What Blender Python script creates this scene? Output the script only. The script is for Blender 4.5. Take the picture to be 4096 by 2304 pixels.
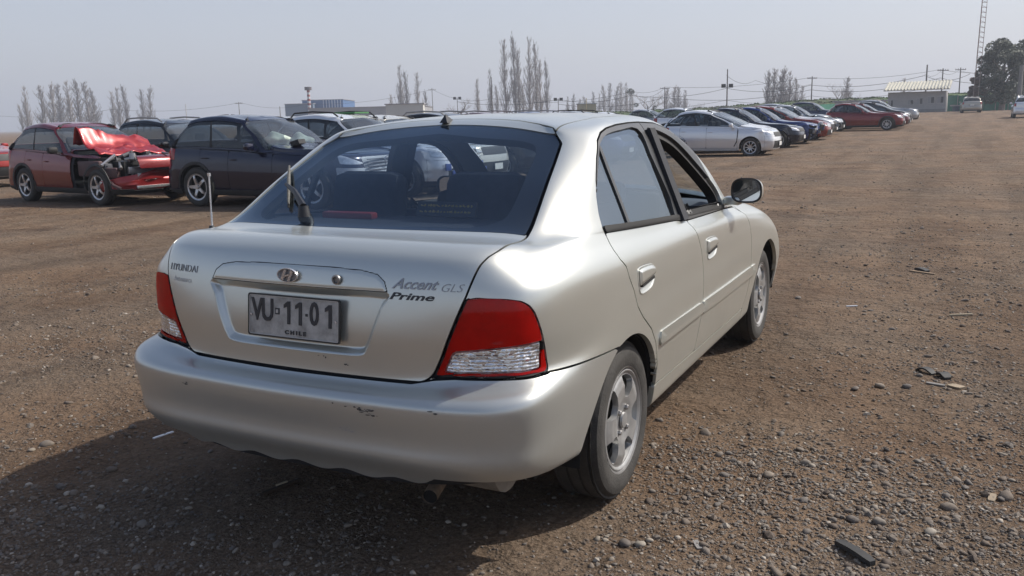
import bpy, bmesh, math, random
import numpy as np
from mathutils import Vector, Matrix
from mathutils.bvhtree import BVHTree
from math import radians as RAD, sin, cos, pi
random.seed(7); rs = np.random.RandomState(11)
for o in list(bpy.data.objects): bpy.data.objects.remove(o)
scene = bpy.context.scene
COL = scene.collection
# ------------------------------------------------------------------ camera
CAM_F = 3490.065; CAM_POS = np.array([1.8275, -2.8782, 1.3761]); CAM_YPR = (RAD(27.1902), RAD(-10.9882), RAD(-1.4441))
def cam_axes():
    yaw, pitch, roll = CAM_YPR
    f = np.array([-sin(yaw)*cos(pitch), cos(yaw)*cos(pitch), sin(pitch)]); r = np.array([cos(yaw), sin(yaw), 0.])
    u = np.cross(r, f)
    return cos(roll)*r+sin(roll)*u, -sin(roll)*r+cos(roll)*u, f
CR, CU, CF = cam_axes()
cam_d = bpy.data.cameras.new('camera'); cam = bpy.data.objects.new('camera', cam_d); COL.objects.link(cam)
cam.matrix_world = Matrix(((CR[0], CU[0], -CF[0], CAM_POS[0]), (CR[1], CU[1], -CF[1], CAM_POS[1]), (CR[2], CU[2], -CF[2], CAM_POS[2]), (0, 0, 0, 1)))
cam_d.sensor_width = 36; cam_d.lens = CAM_F/4096*36; cam_d.clip_start = .05; cam_d.clip_end = 6000
scene.camera = cam
def pix_ray(px, py):
    return CF+(px-2048)/CAM_F*CR-(py-1152)/CAM_F*CU
def at_depth(px, py, depth):
    """point on a pixel's ray at a distance along the view axis (photo pixels, 4096 wide)"""
    return CAM_POS+pix_ray(px, py)*depth
# ------------------------------------------------------------------ sky and sun
SUN_DIR = np.array([.74, .72, 1.0]); SUN_DIR = SUN_DIR/np.linalg.norm(SUN_DIR)
world = bpy.data.worlds.new('World'); scene.world = world; world.use_nodes = True
wt = world.node_tree; wt.nodes.clear()
w_out = wt.nodes.new('ShaderNodeOutputWorld'); w_bg = wt.nodes.new('ShaderNodeBackground')
w_sky = wt.nodes.new('ShaderNodeTexSky'); w_sky.sky_type = 'NISHITA'; w_sky.sun_disc = False
w_sky.sun_elevation = math.asin(SUN_DIR[2]); w_sky.sun_rotation = math.atan2(SUN_DIR[0], SUN_DIR[1])
w_sky.altitude = 300; w_sky.air_density = 1.0; w_sky.dust_density = 4.0; w_sky.ozone_density = 2.0
w_hs = wt.nodes.new('ShaderNodeHueSaturation'); w_hs.inputs['Saturation'].default_value = 1.05
wt.links.new(w_sky.outputs[0], w_hs.inputs['Color'])
w_mx = wt.nodes.new('ShaderNodeMix'); w_mx.data_type = 'RGBA'; w_mx.inputs[7].default_value = (4.6, 4.7, 5.25, 1)   # smog veil, thicker towards the horizon
w_tc = wt.nodes.new('ShaderNodeTexCoord'); w_sp = wt.nodes.new('ShaderNodeSeparateXYZ'); w_mr = wt.nodes.new('ShaderNodeMapRange')
w_mr.inputs[1].default_value = 0; w_mr.inputs[2].default_value = .62; w_mr.inputs[3].default_value = .66; w_mr.inputs[4].default_value = .06; w_mr.interpolation_type = 'SMOOTHSTEP'
wt.links.new(w_tc.outputs['Generated'], w_sp.inputs[0]); wt.links.new(w_sp.outputs[2], w_mr.inputs[0]); wt.links.new(w_mr.outputs[0], w_mx.inputs[0])
wt.links.new(w_hs.outputs[0], w_mx.inputs[6]); wt.links.new(w_mx.outputs[2], w_bg.inputs[0])
w_bg.inputs[1].default_value = .118
wt.links.new(w_bg.outputs[0], w_out.inputs[0])
sun_d = bpy.data.lights.new('sun', 'SUN'); sun_d.energy = 3.7; sun_d.angle = RAD(.6); sun_d.color = (1, .95, .87)
sun = bpy.data.objects.new('sun', sun_d); COL.objects.link(sun)
sun.rotation_euler = Vector(tuple(-SUN_DIR)).to_track_quat('-Z', 'Y').to_euler()
vs = scene.view_settings; vs.view_transform = 'Standard'; vs.look = 'None'; vs.gamma = 1; vs.exposure = .33; vs.use_curve_mapping = False
scene.cycles.max_bounces = 8; scene.cycles.transparent_max_bounces = 24; scene.cycles.glossy_bounces = 4; scene.cycles.diffuse_bounces = 3
scene.cycles.caustics_reflective = False; scene.cycles.caustics_refractive = False
# ------------------------------------------------------------------ materials
MATS = {}
def nodes_of(name):
    m = bpy.data.materials.new(name); m.use_nodes = True; MATS[name] = m
    nt = m.node_tree; b = nt.nodes['Principled BSDF']
    return m, nt, b
def N_(nt, t, **kw):
    n = nt.nodes.new(t)
    for k, v in kw.items():
        if hasattr(n, k): setattr(n, k, v)
        else: n.inputs[k].default_value = v
    return n
def ramp(nt, fac, stops):
    r = nt.nodes.new('ShaderNodeValToRGB'); e = r.color_ramp.elements
    while len(e) > 1: e.remove(e[-1])
    e[0].position = stops[0][0]; e[0].color = (*stops[0][1], 1) if len(stops[0][1]) == 3 else stops[0][1]
    for p, c in stops[1:]:
        k = e.new(p); k.color = (*c, 1) if len(c) == 3 else c
    nt.links.new(fac, r.inputs[0]); return r
def mixc(nt, fac, a, b):
    m = nt.nodes.new('ShaderNodeMix'); m.data_type = 'RGBA'
    for s, v in ((m.inputs[0], fac), (m.inputs[6], a), (m.inputs[7], b)):
        if hasattr(v, 'is_linked'): nt.links.new(v, s)
        else: s.default_value = v if not isinstance(v, tuple) else (*v, 1)[:4]
    return m.outputs[2]
def mth(nt, op, a, b=None, clamp=False):
    m = nt.nodes.new('ShaderNodeMath'); m.operation = op; m.use_clamp = clamp
    for s, v in ((m.inputs[0], a), (m.inputs[1], b)):
        if v is None: continue
        if hasattr(v, 'is_linked'): nt.links.new(v, s)
        else: s.default_value = v
    return m.outputs[0]
def mat(name, col, rough=.5, metal=0., coat=0., spec=None, var=0., vscale=8., bump=0., bscale=60., trans=0., alpha=None):
    if name in MATS: return MATS[name]
    m, nt, b = nodes_of(name)
    b.inputs['Base Color'].default_value = (*col, 1); b.inputs['Roughness'].default_value = rough; b.inputs['Metallic'].default_value = metal
    b.inputs['Coat Weight'].default_value = coat; b.inputs['Coat Roughness'].default_value = .05
    if spec is not None: b.inputs['Specular IOR Level'].default_value = spec
    b.inputs['Transmission Weight'].default_value = trans
    tc = None
    if var or bump:
        tc = N_(nt, 'ShaderNodeTexCoord')
    if var:
        n = N_(nt, 'ShaderNodeTexNoise', Scale=vscale, Detail=6., Roughness=.65); nt.links.new(tc.outputs['Object'], n.inputs['Vector'])
        lo = tuple(c*(1-var) for c in col); hi = tuple(min(1, c*(1+var)) for c in col)
        r = ramp(nt, n.outputs['Fac'], [(.3, lo), (.7, hi)]); nt.links.new(r.outputs[0], b.inputs['Base Color'])
        rr = N_(nt, 'ShaderNodeMapRange'); rr.inputs[3].default_value = max(0, rough-.12); rr.inputs[4].default_value = min(1, rough+.12)
        nt.links.new(n.outputs['Fac'], rr.inputs[0]); nt.links.new(rr.outputs[0], b.inputs['Roughness'])
    if bump:
        n2 = N_(nt, 'ShaderNodeTexNoise', Scale=bscale, Detail=4.); nt.links.new(tc.outputs['Object'], n2.inputs['Vector'])
        bp = N_(nt, 'ShaderNodeBump', Strength=bump, Distance=.01); nt.links.new(n2.outputs['Fac'], bp.inputs['Height']); nt.links.new(bp.outputs[0], b.inputs['Normal'])
    return m
def paint(name, col, metal=.6, rough=.32, coat=.7, dust=.35, dustcol=(.22, .17, .12), z0=.2, z1=.75):
    """car paint with road dust that thickens towards the sills, and smears"""
    if name in MATS: return MATS[name]
    m, nt, b = nodes_of(name)
    tc = N_(nt, 'ShaderNodeTexCoord'); sx = N_(nt, 'ShaderNodeSeparateXYZ'); nt.links.new(tc.outputs['Object'], sx.inputs[0])
    n = N_(nt, 'ShaderNodeTexNoise', Scale=5., Detail=8., Roughness=.7); nt.links.new(tc.outputs['Object'], n.inputs['Vector'])
    mp = N_(nt, 'ShaderNodeMapping'); mp.inputs['Scale'].default_value = (9, 9, 1.2); nt.links.new(tc.outputs['Object'], mp.inputs[0])
    st = N_(nt, 'ShaderNodeTexNoise', Scale=3., Detail=5., Roughness=.7); nt.links.new(mp.outputs[0], st.inputs['Vector'])
    zr = N_(nt, 'ShaderNodeMapRange'); zr.inputs[1].default_value = z0; zr.inputs[2].default_value = z1; zr.inputs[3].default_value = 1; zr.inputs[4].default_value = .12
    nt.links.new(sx.outputs[2], zr.inputs[0])
    k = mth(nt, 'MULTIPLY', zr.outputs[0], mth(nt, 'ADD', n.outputs['Fac'], mth(nt, 'MULTIPLY', st.outputs['Fac'], .5)))
    k = mth(nt, 'MULTIPLY', k, dust, True)
    fine = N_(nt, 'ShaderNodeTexNoise', Scale=900., Detail=2.); nt.links.new(tc.outputs['Object'], fine.inputs['Vector'])
    fl = N_(nt, 'ShaderNodeMapRange'); fl.inputs[3].default_value = .93; fl.inputs[4].default_value = 1.07; nt.links.new(fine.outputs['Fac'], fl.inputs[0])
    vm = N_(nt, 'ShaderNodeVectorMath'); vm.operation = 'SCALE'; vm.inputs[0].default_value = col; nt.links.new(fl.outputs[0], vm.inputs['Scale'])
    nt.links.new(mixc(nt, k, vm.outputs[0], dustcol), b.inputs['Base Color'])
    nt.links.new(mth(nt, 'MULTIPLY', mth(nt, 'SUBTRACT', 1.0, k), metal), b.inputs['Metallic'])
    nt.links.new(mth(nt, 'ADD', rough, mth(nt, 'MULTIPLY', k, .5), True), b.inputs['Roughness'])
    nt.links.new(mth(nt, 'MULTIPLY', mth(nt, 'SUBTRACT', 1.0, k), coat), b.inputs['Coat Weight']); b.inputs['Coat Roughness'].default_value = .06
    return m
def glass(name, tint, ior=1.5, rough=.0, dusty=.0, dustcol=(.3, .28, .25), gcol=(1, 1, 1)):
    """thin pane: tinted see-through plus Fresnel reflection, with a film of dust"""
    if name in MATS: return MATS[name]
    m, nt, b = nodes_of(name); nt.nodes.remove(b); out = nt.nodes['Material Output']
    t = N_(nt, 'ShaderNodeBsdfTransparent'); t.inputs[0].default_value = (*tint, 1)
    g = N_(nt, 'ShaderNodeBsdfGlossy'); g.inputs['Roughness'].default_value = rough; g.inputs[0].default_value = (*gcol, 1)
    f = N_(nt, 'ShaderNodeFresnel'); ge = N_(nt, 'ShaderNodeNewGeometry'); nt.links.new(mth(nt, 'ADD', ior, mth(nt, 'MULTIPLY', ge.outputs['Backfacing'], 1/ior-ior)), f.inputs[0])   # same reflectance from both sides of a pane
    mx = N_(nt, 'ShaderNodeMixShader'); nt.links.new(f.outputs[0], mx.inputs[0]); nt.links.new(t.outputs[0], mx.inputs[1]); nt.links.new(g.outputs[0], mx.inputs[2])
    last = mx
    if dusty:
        tc = N_(nt, 'ShaderNodeTexCoord'); n = N_(nt, 'ShaderNodeTexNoise', Scale=4., Detail=7., Roughness=.7); nt.links.new(tc.outputs['Object'], n.inputs['Vector'])
        d = N_(nt, 'ShaderNodeBsdfDiffuse'); d.inputs[0].default_value = (*dustcol, 1)
        m2 = N_(nt, 'ShaderNodeMixShader'); nt.links.new(mth(nt, 'MULTIPLY', n.outputs['Fac'], dusty), m2.inputs[0]); nt.links.new(mx.outputs[0], m2.inputs[1]); nt.links.new(d.outputs[0], m2.inputs[2]); last = m2
    nt.links.new(last.outputs[0], out.inputs[0]); return m
# ------------------------------------------------------------------ objects
def obj(name, me, m=None, parent=None):
    o = bpy.data.objects.new(name, me); COL.objects.link(o)
    if m is not None: me.materials.append(m)
    if parent is not None: o.parent = parent
    return o
def tag(o, label, cat, group=None):
    o['label'] = label; o['category'] = cat
    if group: o['group'] = group
    return o
def thing(name, label, cat, loc=(0, 0, 0), rz=0, group=None):
    o = bpy.data.objects.new(name, None); COL.objects.link(o); o.empty_display_size = .2
    o.location = loc; o.rotation_euler = (0, 0, rz)
    return tag(o, label, cat, group)
def empty(name, parent, loc=(0, 0, 0), rot=(0, 0, 0)):
    o = bpy.data.objects.new(name, None); COL.objects.link(o); o.location = loc; o.rotation_euler = rot; o.parent = parent; o.empty_display_size = .1
    return o
class MB:
    """collects simple solids into one mesh"""
    def __init__(s): s.v = []; s.f = []; s.sm = []
    def add(s, v, f, smooth=False):
        n = len(s.v); s.v += [tuple(p) for p in v]; s.f += [tuple(i+n for i in q) for q in f]; s.sm += [smooth]*len(f); return s
    def box(s, c, d, rz=0, rx=0, ry=0, bevel=0):
        M = Matrix.Translation(c) @ Matrix.Rotation(rz, 4, 'Z') @ Matrix.Rotation(ry, 4, 'Y') @ Matrix.Rotation(rx, 4, 'X')
        x, y, z = d[0]/2, d[1]/2, d[2]/2
        if bevel:
            bm = bmesh.new(); bmesh.ops.create_cube(bm, size=1); bmesh.ops.scale(bm, vec=d, verts=bm.verts)
            bmesh.ops.bevel(bm, geom=list(bm.edges), offset=bevel, segments=2, profile=.5, affect='EDGES')
            bm.verts.ensure_lookup_table(); v = [M @ q.co for q in bm.verts]; f = [[w.index for w in q.verts] for q in bm.faces]; bm.free()
            return s.add(v, f, True)
        v = [M @ Vector(p) for p in ((-x, -y, -z), (x, -y, -z), (x, y, -z), (-x, y, -z), (-x, -y, z), (x, -y, z), (x, y, z), (-x, y, z))]
        return s.add(v, [(3, 2, 1, 0), (4, 5, 6, 7), (0, 1, 5, 4), (1, 2, 6, 5), (2, 3, 7, 6), (3, 0, 4, 7)])
    def tube(s, pts, r, n=8, cap=True):
        pts = [Vector(p) for p in pts]; k = len(pts); rr = r if hasattr(r, '__len__') else [r]*k
        v = []; prev = None
        for i, p in enumerate(pts):
            t = (pts[min(i+1, k-1)]-pts[max(i-1, 0)]).normalized()
            a = prev if prev is not None else (Vector((0, 0, 1)) if abs(t.z) < .9 else Vector((1, 0, 0)))
            x = (a-t*a.dot(t)).normalized(); y = t.cross(x); prev = x
            for j in range(n):
                w = 2*pi*j/n; v.append(p+(x*cos(w)+y*sin(w))*rr[i])
        f = []
        for i in range(k-1):
            for j in range(n):
                a = i*n+j; b = i*n+(j+1) % n; f.append((a, b, b+n, a+n))
        if cap: f.append(tuple(range(n-1, -1, -1))); f.append(tuple(range((k-1)*n, k*n)))
        return s.add(v, f, True)
    def lathe(s, prof, axis='x', n=32, c=(0, 0, 0)):
        """prof: (axial, radius)"""
        v = []; k = len(prof)
        for a, r in prof:
            for j in range(n):
                w = 2*pi*j/n
                p = (a, r*cos(w), r*sin(w)) if axis == 'x' else ((r*cos(w), a, r*sin(w)) if axis == 'y' else (r*cos(w), r*sin(w), a))
                v.append((p[0]+c[0], p[1]+c[1], p[2]+c[2]))
        f = []
        for i in range(k-1):
            for j in range(n):
                a = i*n+j; b = i*n+(j+1) % n; f.append((a, b, b+n, a+n))
        return s.add(v, f, True)
    def prism(s, pts, z0, z1, M=None):
        n = len(pts); v = [Vector((p[0], p[1], z0)) for p in pts]+[Vector((p[0], p[1], z1)) for p in pts]
        if M is not None: v = [M @ q for q in v]
        return s.add(v, [tuple(range(n-1, -1, -1)), tuple(range(n, 2*n))]+[(i, (i+1) % n, n+(i+1) % n, n+i) for i in range(n)])
    def mesh(s, name, weighted=True):
        me = bpy.data.meshes.new(name); me.from_pydata(s.v, [], s.f); me.polygons.foreach_set('use_smooth', s.sm); me.update()
        bm = bmesh.new(); bm.from_mesh(me); bmesh.ops.recalc_face_normals(bm, faces=bm.faces); bm.to_mesh(me); bm.free()
        try: me.set_sharp_from_angle(angle=RAD(38))
        except Exception: pass
        return me
    def build(s, name, m, parent=None): return obj(name, s.mesh(name), m, parent)
def text_geo(body, size, extrude=.001, shear=0., spacing=1., offset=0.):
    cu = bpy.data.curves.new('txt', 'FONT'); cu.body = body; cu.size = size; cu.extrude = extrude; cu.shear = shear; cu.space_character = spacing; cu.offset = offset; cu.align_x = 'CENTER'; cu.align_y = 'CENTER'; cu.resolution_u = 3
    o = bpy.data.objects.new('txt', cu); me = bpy.data.meshes.new_from_object(o)
    v = np.array([tuple(p.co) for p in me.vertices]); f = [tuple(p.vertices) for p in me.polygons]
    bpy.data.objects.remove(o); bpy.data.curves.remove(cu); bpy.data.meshes.remove(me)
    return v, f
# ------------------------------------------------------------------ surface tools
def pchip_slopes(t, y):
    h = np.diff(t); d = np.diff(y, axis=0) / h.reshape(-1, *([1]*(y.ndim-1)))
    m = np.zeros_like(y)
    w1 = (2*h[1:]+h[:-1]); w2 = (h[1:]+2*h[:-1])
    sh = (-1,)+(1,)*(y.ndim-1)
    w1 = w1.reshape(sh); w2 = w2.reshape(sh)
    a, b = d[:-1], d[1:]
    with np.errstate(divide='ignore', invalid='ignore'):
        mm = (w1+w2)/(w1/np.where(a == 0, 1e-12, a)+w2/np.where(b == 0, 1e-12, b))
    mono = np.where(a*b > 0, mm, 0)
    # blend with the parabolic slope so that rounded crests stay round
    par = (a*w1+b*w2)/(w1+w2)
    m[1:-1] = 0.45*mono+0.55*par
    m[0] = d[0]; m[-1] = d[-1]
    return m
def spline_axis0(t, y, tt):
    m = pchip_slopes(t, y)
    k = np.clip(np.searchsorted(t, tt, side='right')-1, 0, len(t)-2)
    h = t[k+1]-t[k]; s = (tt-t[k])/h
    sh = (-1,)+(1,)*(y.ndim-1)
    s = s.reshape(sh); h = h.reshape(sh)
    return ((1+2*s)*(1-s)**2*y[k]+s*(1-s)**2*h*m[k]+s*s*(3-2*s)*y[k+1]+s*s*(s-1)*h*m[k+1])
def dense_surface(P, nrow, ncol, smooth=2):
    """P[row, col, 3] control points of the right half; returns a dense grid of points"""
    M = np.array([-1, 1, 1.])
    Q = np.concatenate([P[:, 1:2]*M, P, P[:, -2:-1]*M], 1)
    Q = np.concatenate([Q, (Q[-2:-1]*M)], 0)
    cu = np.linalg.norm(np.diff(Q[:-1], axis=1), axis=2)
    cu = np.maximum(cu.mean(0), .02); tu = np.concatenate([[0], np.cumsum(cu)])
    rv = np.linalg.norm(np.diff(Q[:, 1:-1], axis=0), axis=2)
    rv = np.maximum(rv.mean(1), .01); tv = np.concatenate([[0], np.cumsum(rv)])
    uu = np.concatenate([np.linspace(tu[j+1], tu[j+2], ncol[j], endpoint=False) for j in range(len(ncol))]+[[tu[len(ncol)+1]]])
    vv = np.concatenate([np.linspace(tv[i], tv[i+1], nrow[i], endpoint=False) for i in range(len(nrow))]+[[tv[len(nrow)]]])
    A = spline_axis0(tv, Q, vv)                       # rows dense
    B = spline_axis0(tu, A.transpose(1, 0, 2), uu).transpose(1, 0, 2)
    for _ in range(smooth):
        E = np.concatenate([B[:, 1:2]*M, B, B[:, -2:-1]*M], 1)
        B2 = B.copy(); B2 = .5*B+.25*(E[:, :-2]+E[:, 2:])
        C = B2.copy(); C[1:-1] = .5*B2[1:-1]+.25*(B2[:-2]+B2[2:]); C[-1] = B2[-1]
        C[-1, :, 0] = 0; C[:, 0, 0] = 0; C[:, -1, 0] = 0
        B = C
    return B
def grid_normals(G):
    M = np.array([-1, 1, 1.])
    E = np.concatenate([G[:, 1:2]*M, G, G[:, -2:-1]*M], 1)
    du = E[:, 2:]-E[:, :-2]
    dv = np.empty_like(G); dv[1:-1] = G[2:]-G[:-2]; dv[0] = G[1]-G[0]; dv[-1] = (G[-2]*M)-G[-2]
    dv[-1] = np.where(np.linalg.norm(dv[-1], axis=1, keepdims=True) < 1e-6, [0, 0, 0], -dv[-1]*[-1, 1, 1])
    n = np.cross(du, dv)
    l = np.linalg.norm(n, axis=2, keepdims=True)
    n = n/np.maximum(l, 1e-9)
    n[-1] = [0, 0, 1]
    bad = (l[..., 0] < 1e-10)
    n[bad] = [0, 0, 1]
    return n
def grid_faces(nr, nc):
    i = np.arange(nr-1)[:, None]*nc+np.arange(nc-1)[None, :]
    a = i.ravel(); b = a+1; c = a+nc+1; d = a+nc
    return np.concatenate([np.stack([a, b, c], 1), np.stack([a, c, d], 1)], 0)
def poly_sdf(p, poly):
    """signed distance of 2-D points to a closed polygon, negative inside"""
    poly = np.asarray(poly, float); a = poly; b = np.roll(poly, -1, 0)
    best = np.full(len(p), 1e9); ins = np.zeros(len(p), bool)
    for (ax, ay), (bx, by) in zip(a, b):
        ex, ey = bx-ax, by-ay; wx, wy = p[:, 0]-ax, p[:, 1]-ay
        t = np.clip((wx*ex+wy*ey)/max(ex*ex+ey*ey, 1e-12), 0, 1)
        best = np.minimum(best, (wx-t*ex)**2+(wy-t*ey)**2)
        c = ((ay > p[:, 1]) != (by > p[:, 1]))
        if ay != by:
            ins ^= c & (p[:, 0] < (bx-ax)*(p[:, 1]-ay)/(by-ay)+ax)
    d = np.sqrt(best)
    return np.where(ins, -d, d)
def round_poly(pts, closed=True, n=4):
    """Catmull-Rom resample"""
    P = np.asarray(pts, float); m = len(P); out = []
    rng = range(m) if closed else range(m-1)
    for i in rng:
        if closed: a, b, c, d = P[(i-1) % m], P[i], P[(i+1) % m], P[(i+2) % m]
        else: a, b, c, d = P[max(i-1, 0)], P[i], P[i+1], P[min(i+2, m-1)]
        for k in range(n):
            t = k/n
            out.append(.5*((2*b)+(c-a)*t+(2*a-5*b+4*c-d)*t*t+(3*b-a-3*c+d)*t**3))
    if not closed: out.append(P[-1])
    return np.array(out)
def line_fn(pts):
    P = np.asarray(sorted(map(tuple, pts)), float)
    return lambda x: np.interp(x, P[:, 0], P[:, 1])
def clip_mesh(V, N, F, d):
    """keep d<0; returns V, N, F and the new boundary edges made by the cut"""
    ins = d < 0; c = ins[F].sum(1)
    keep = F[c == 3]; part1 = F[c == 1]; part2 = F[c == 2]
    def rot(T, want):
        m = ins[T] == want; k = m.argmax(1)
        r = np.arange(len(T))
        return np.stack([T[r, k], T[r, (k+1) % 3], T[r, (k+2) % 3]], 1)
    newf = [keep]; pairs = []
    p1 = rot(part1, True) if len(part1) else np.zeros((0, 3), int)
    p2 = rot(part2, False) if len(part2) else np.zeros((0, 3), int)
    # edges crossing: p1: (0,1),(0,2) ; p2 (0 outside): (0,1),(0,2)
    e = np.concatenate([p1[:, [0, 1]], p1[:, [0, 2]], p2[:, [0, 1]], p2[:, [0, 2]]], 0)
    nv = len(V)
    if len(e):
        es = np.sort(e, 1); uq, inv = np.unique(es, axis=0, return_inverse=True); inv = inv.ravel()
        da, db = d[uq[:, 0]], d[uq[:, 1]]
        t = (da/(da-db))[:, None]; t = np.clip(t, .002, .998)
        V2 = V[uq[:, 0]]*(1-t)+V[uq[:, 1]]*t
        N2 = N[uq[:, 0]]*(1-t)+N[uq[:, 1]]*t; N2 /= np.maximum(np.linalg.norm(N2, axis=1, keepdims=True), 1e-9)
        id_ = nv+inv; n1, n2 = len(p1), len(p2)
        a, b = id_[:n1], id_[n1:2*n1]; c_, d_ = id_[2*n1:2*n1+n2], id_[2*n1+n2:]
        newf.append(np.stack([p1[:, 0], a, b], 1))
        newf.append(np.stack([c_, p2[:, 1], p2[:, 2]], 1)); newf.append(np.stack([c_, p2[:, 2], d_], 1))
        bed = np.concatenate([np.stack([a, b], 1), np.stack([d_, c_], 1)], 0)
        V = np.concatenate([V, V2]); N = np.concatenate([N, N2])
    else:
        bed = np.zeros((0, 2), int)
    F = np.concatenate(newf, 0)
    return V, N, F, bed
def compact(V, N, F, bed):
    u, inv = np.unique(np.concatenate([F.ravel(), bed.ravel()]), return_inverse=True); inv = inv.ravel()
    nf = F.size
    return V[u], N[u], inv[:nf].reshape(-1, 3), inv[nf:].reshape(-1, 2)
def add_flange(V, N, F, bed, depth):
    """fold the cut edges inward so panels have thickness"""
    if len(bed) == 0: return V, N, F
    u, inv = np.unique(bed.ravel(), return_inverse=True); e = inv.reshape(-1, 2)
    top = V[u]; bot = top-N[u]*depth
    n0 = len(V); k = len(u)
    # outward normal of the flange: average over edges of edge x normal
    en = np.zeros((k, 3)); ed = V[bed[:, 1]]-V[bed[:, 0]]
    cr = np.cross(ed, N[bed[:, 0]])
    np.add.at(en, e[:, 0], cr); np.add.at(en, e[:, 1], cr)
    en /= np.maximum(np.linalg.norm(en, axis=1, keepdims=True), 1e-12)
    V = np.concatenate([V, top, bot]); N = np.concatenate([N, en, en])
    a, b = n0+e[:, 0], n0+e[:, 1]; c, d = b+k, a+k
    F = np.concatenate([F, np.stack([b, a, d], 1), np.stack([b, d, c], 1)])
    return V, N, F
def mirror_mesh(V, N, F):
    M = np.array([-1, 1, 1.])
    return V*M, N*M, F[:, ::-1]
def make_mesh(name, V, F, N=None, smooth=True):
    me = bpy.data.meshes.new(name)
    V = np.asarray(V, np.float32); F = np.asarray(F, np.int32)
    me.vertices.add(len(V)); me.vertices.foreach_set('co', V.ravel())
    k = F.shape[1]
    me.loops.add(F.size); me.loops.foreach_set('vertex_index', F.ravel())
    me.polygons.add(len(F)); me.polygons.foreach_set('loop_start', np.arange(0, F.size, k, dtype=np.int32))
    me.polygons.foreach_set('use_smooth', np.full(len(F), smooth))
    me.update(calc_edges=True); me.validate()
    if N is not None and len(me.vertices) == len(N):
        me.normals_split_custom_set_from_vertices(np.asarray(N, np.float32))
    return me
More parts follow.
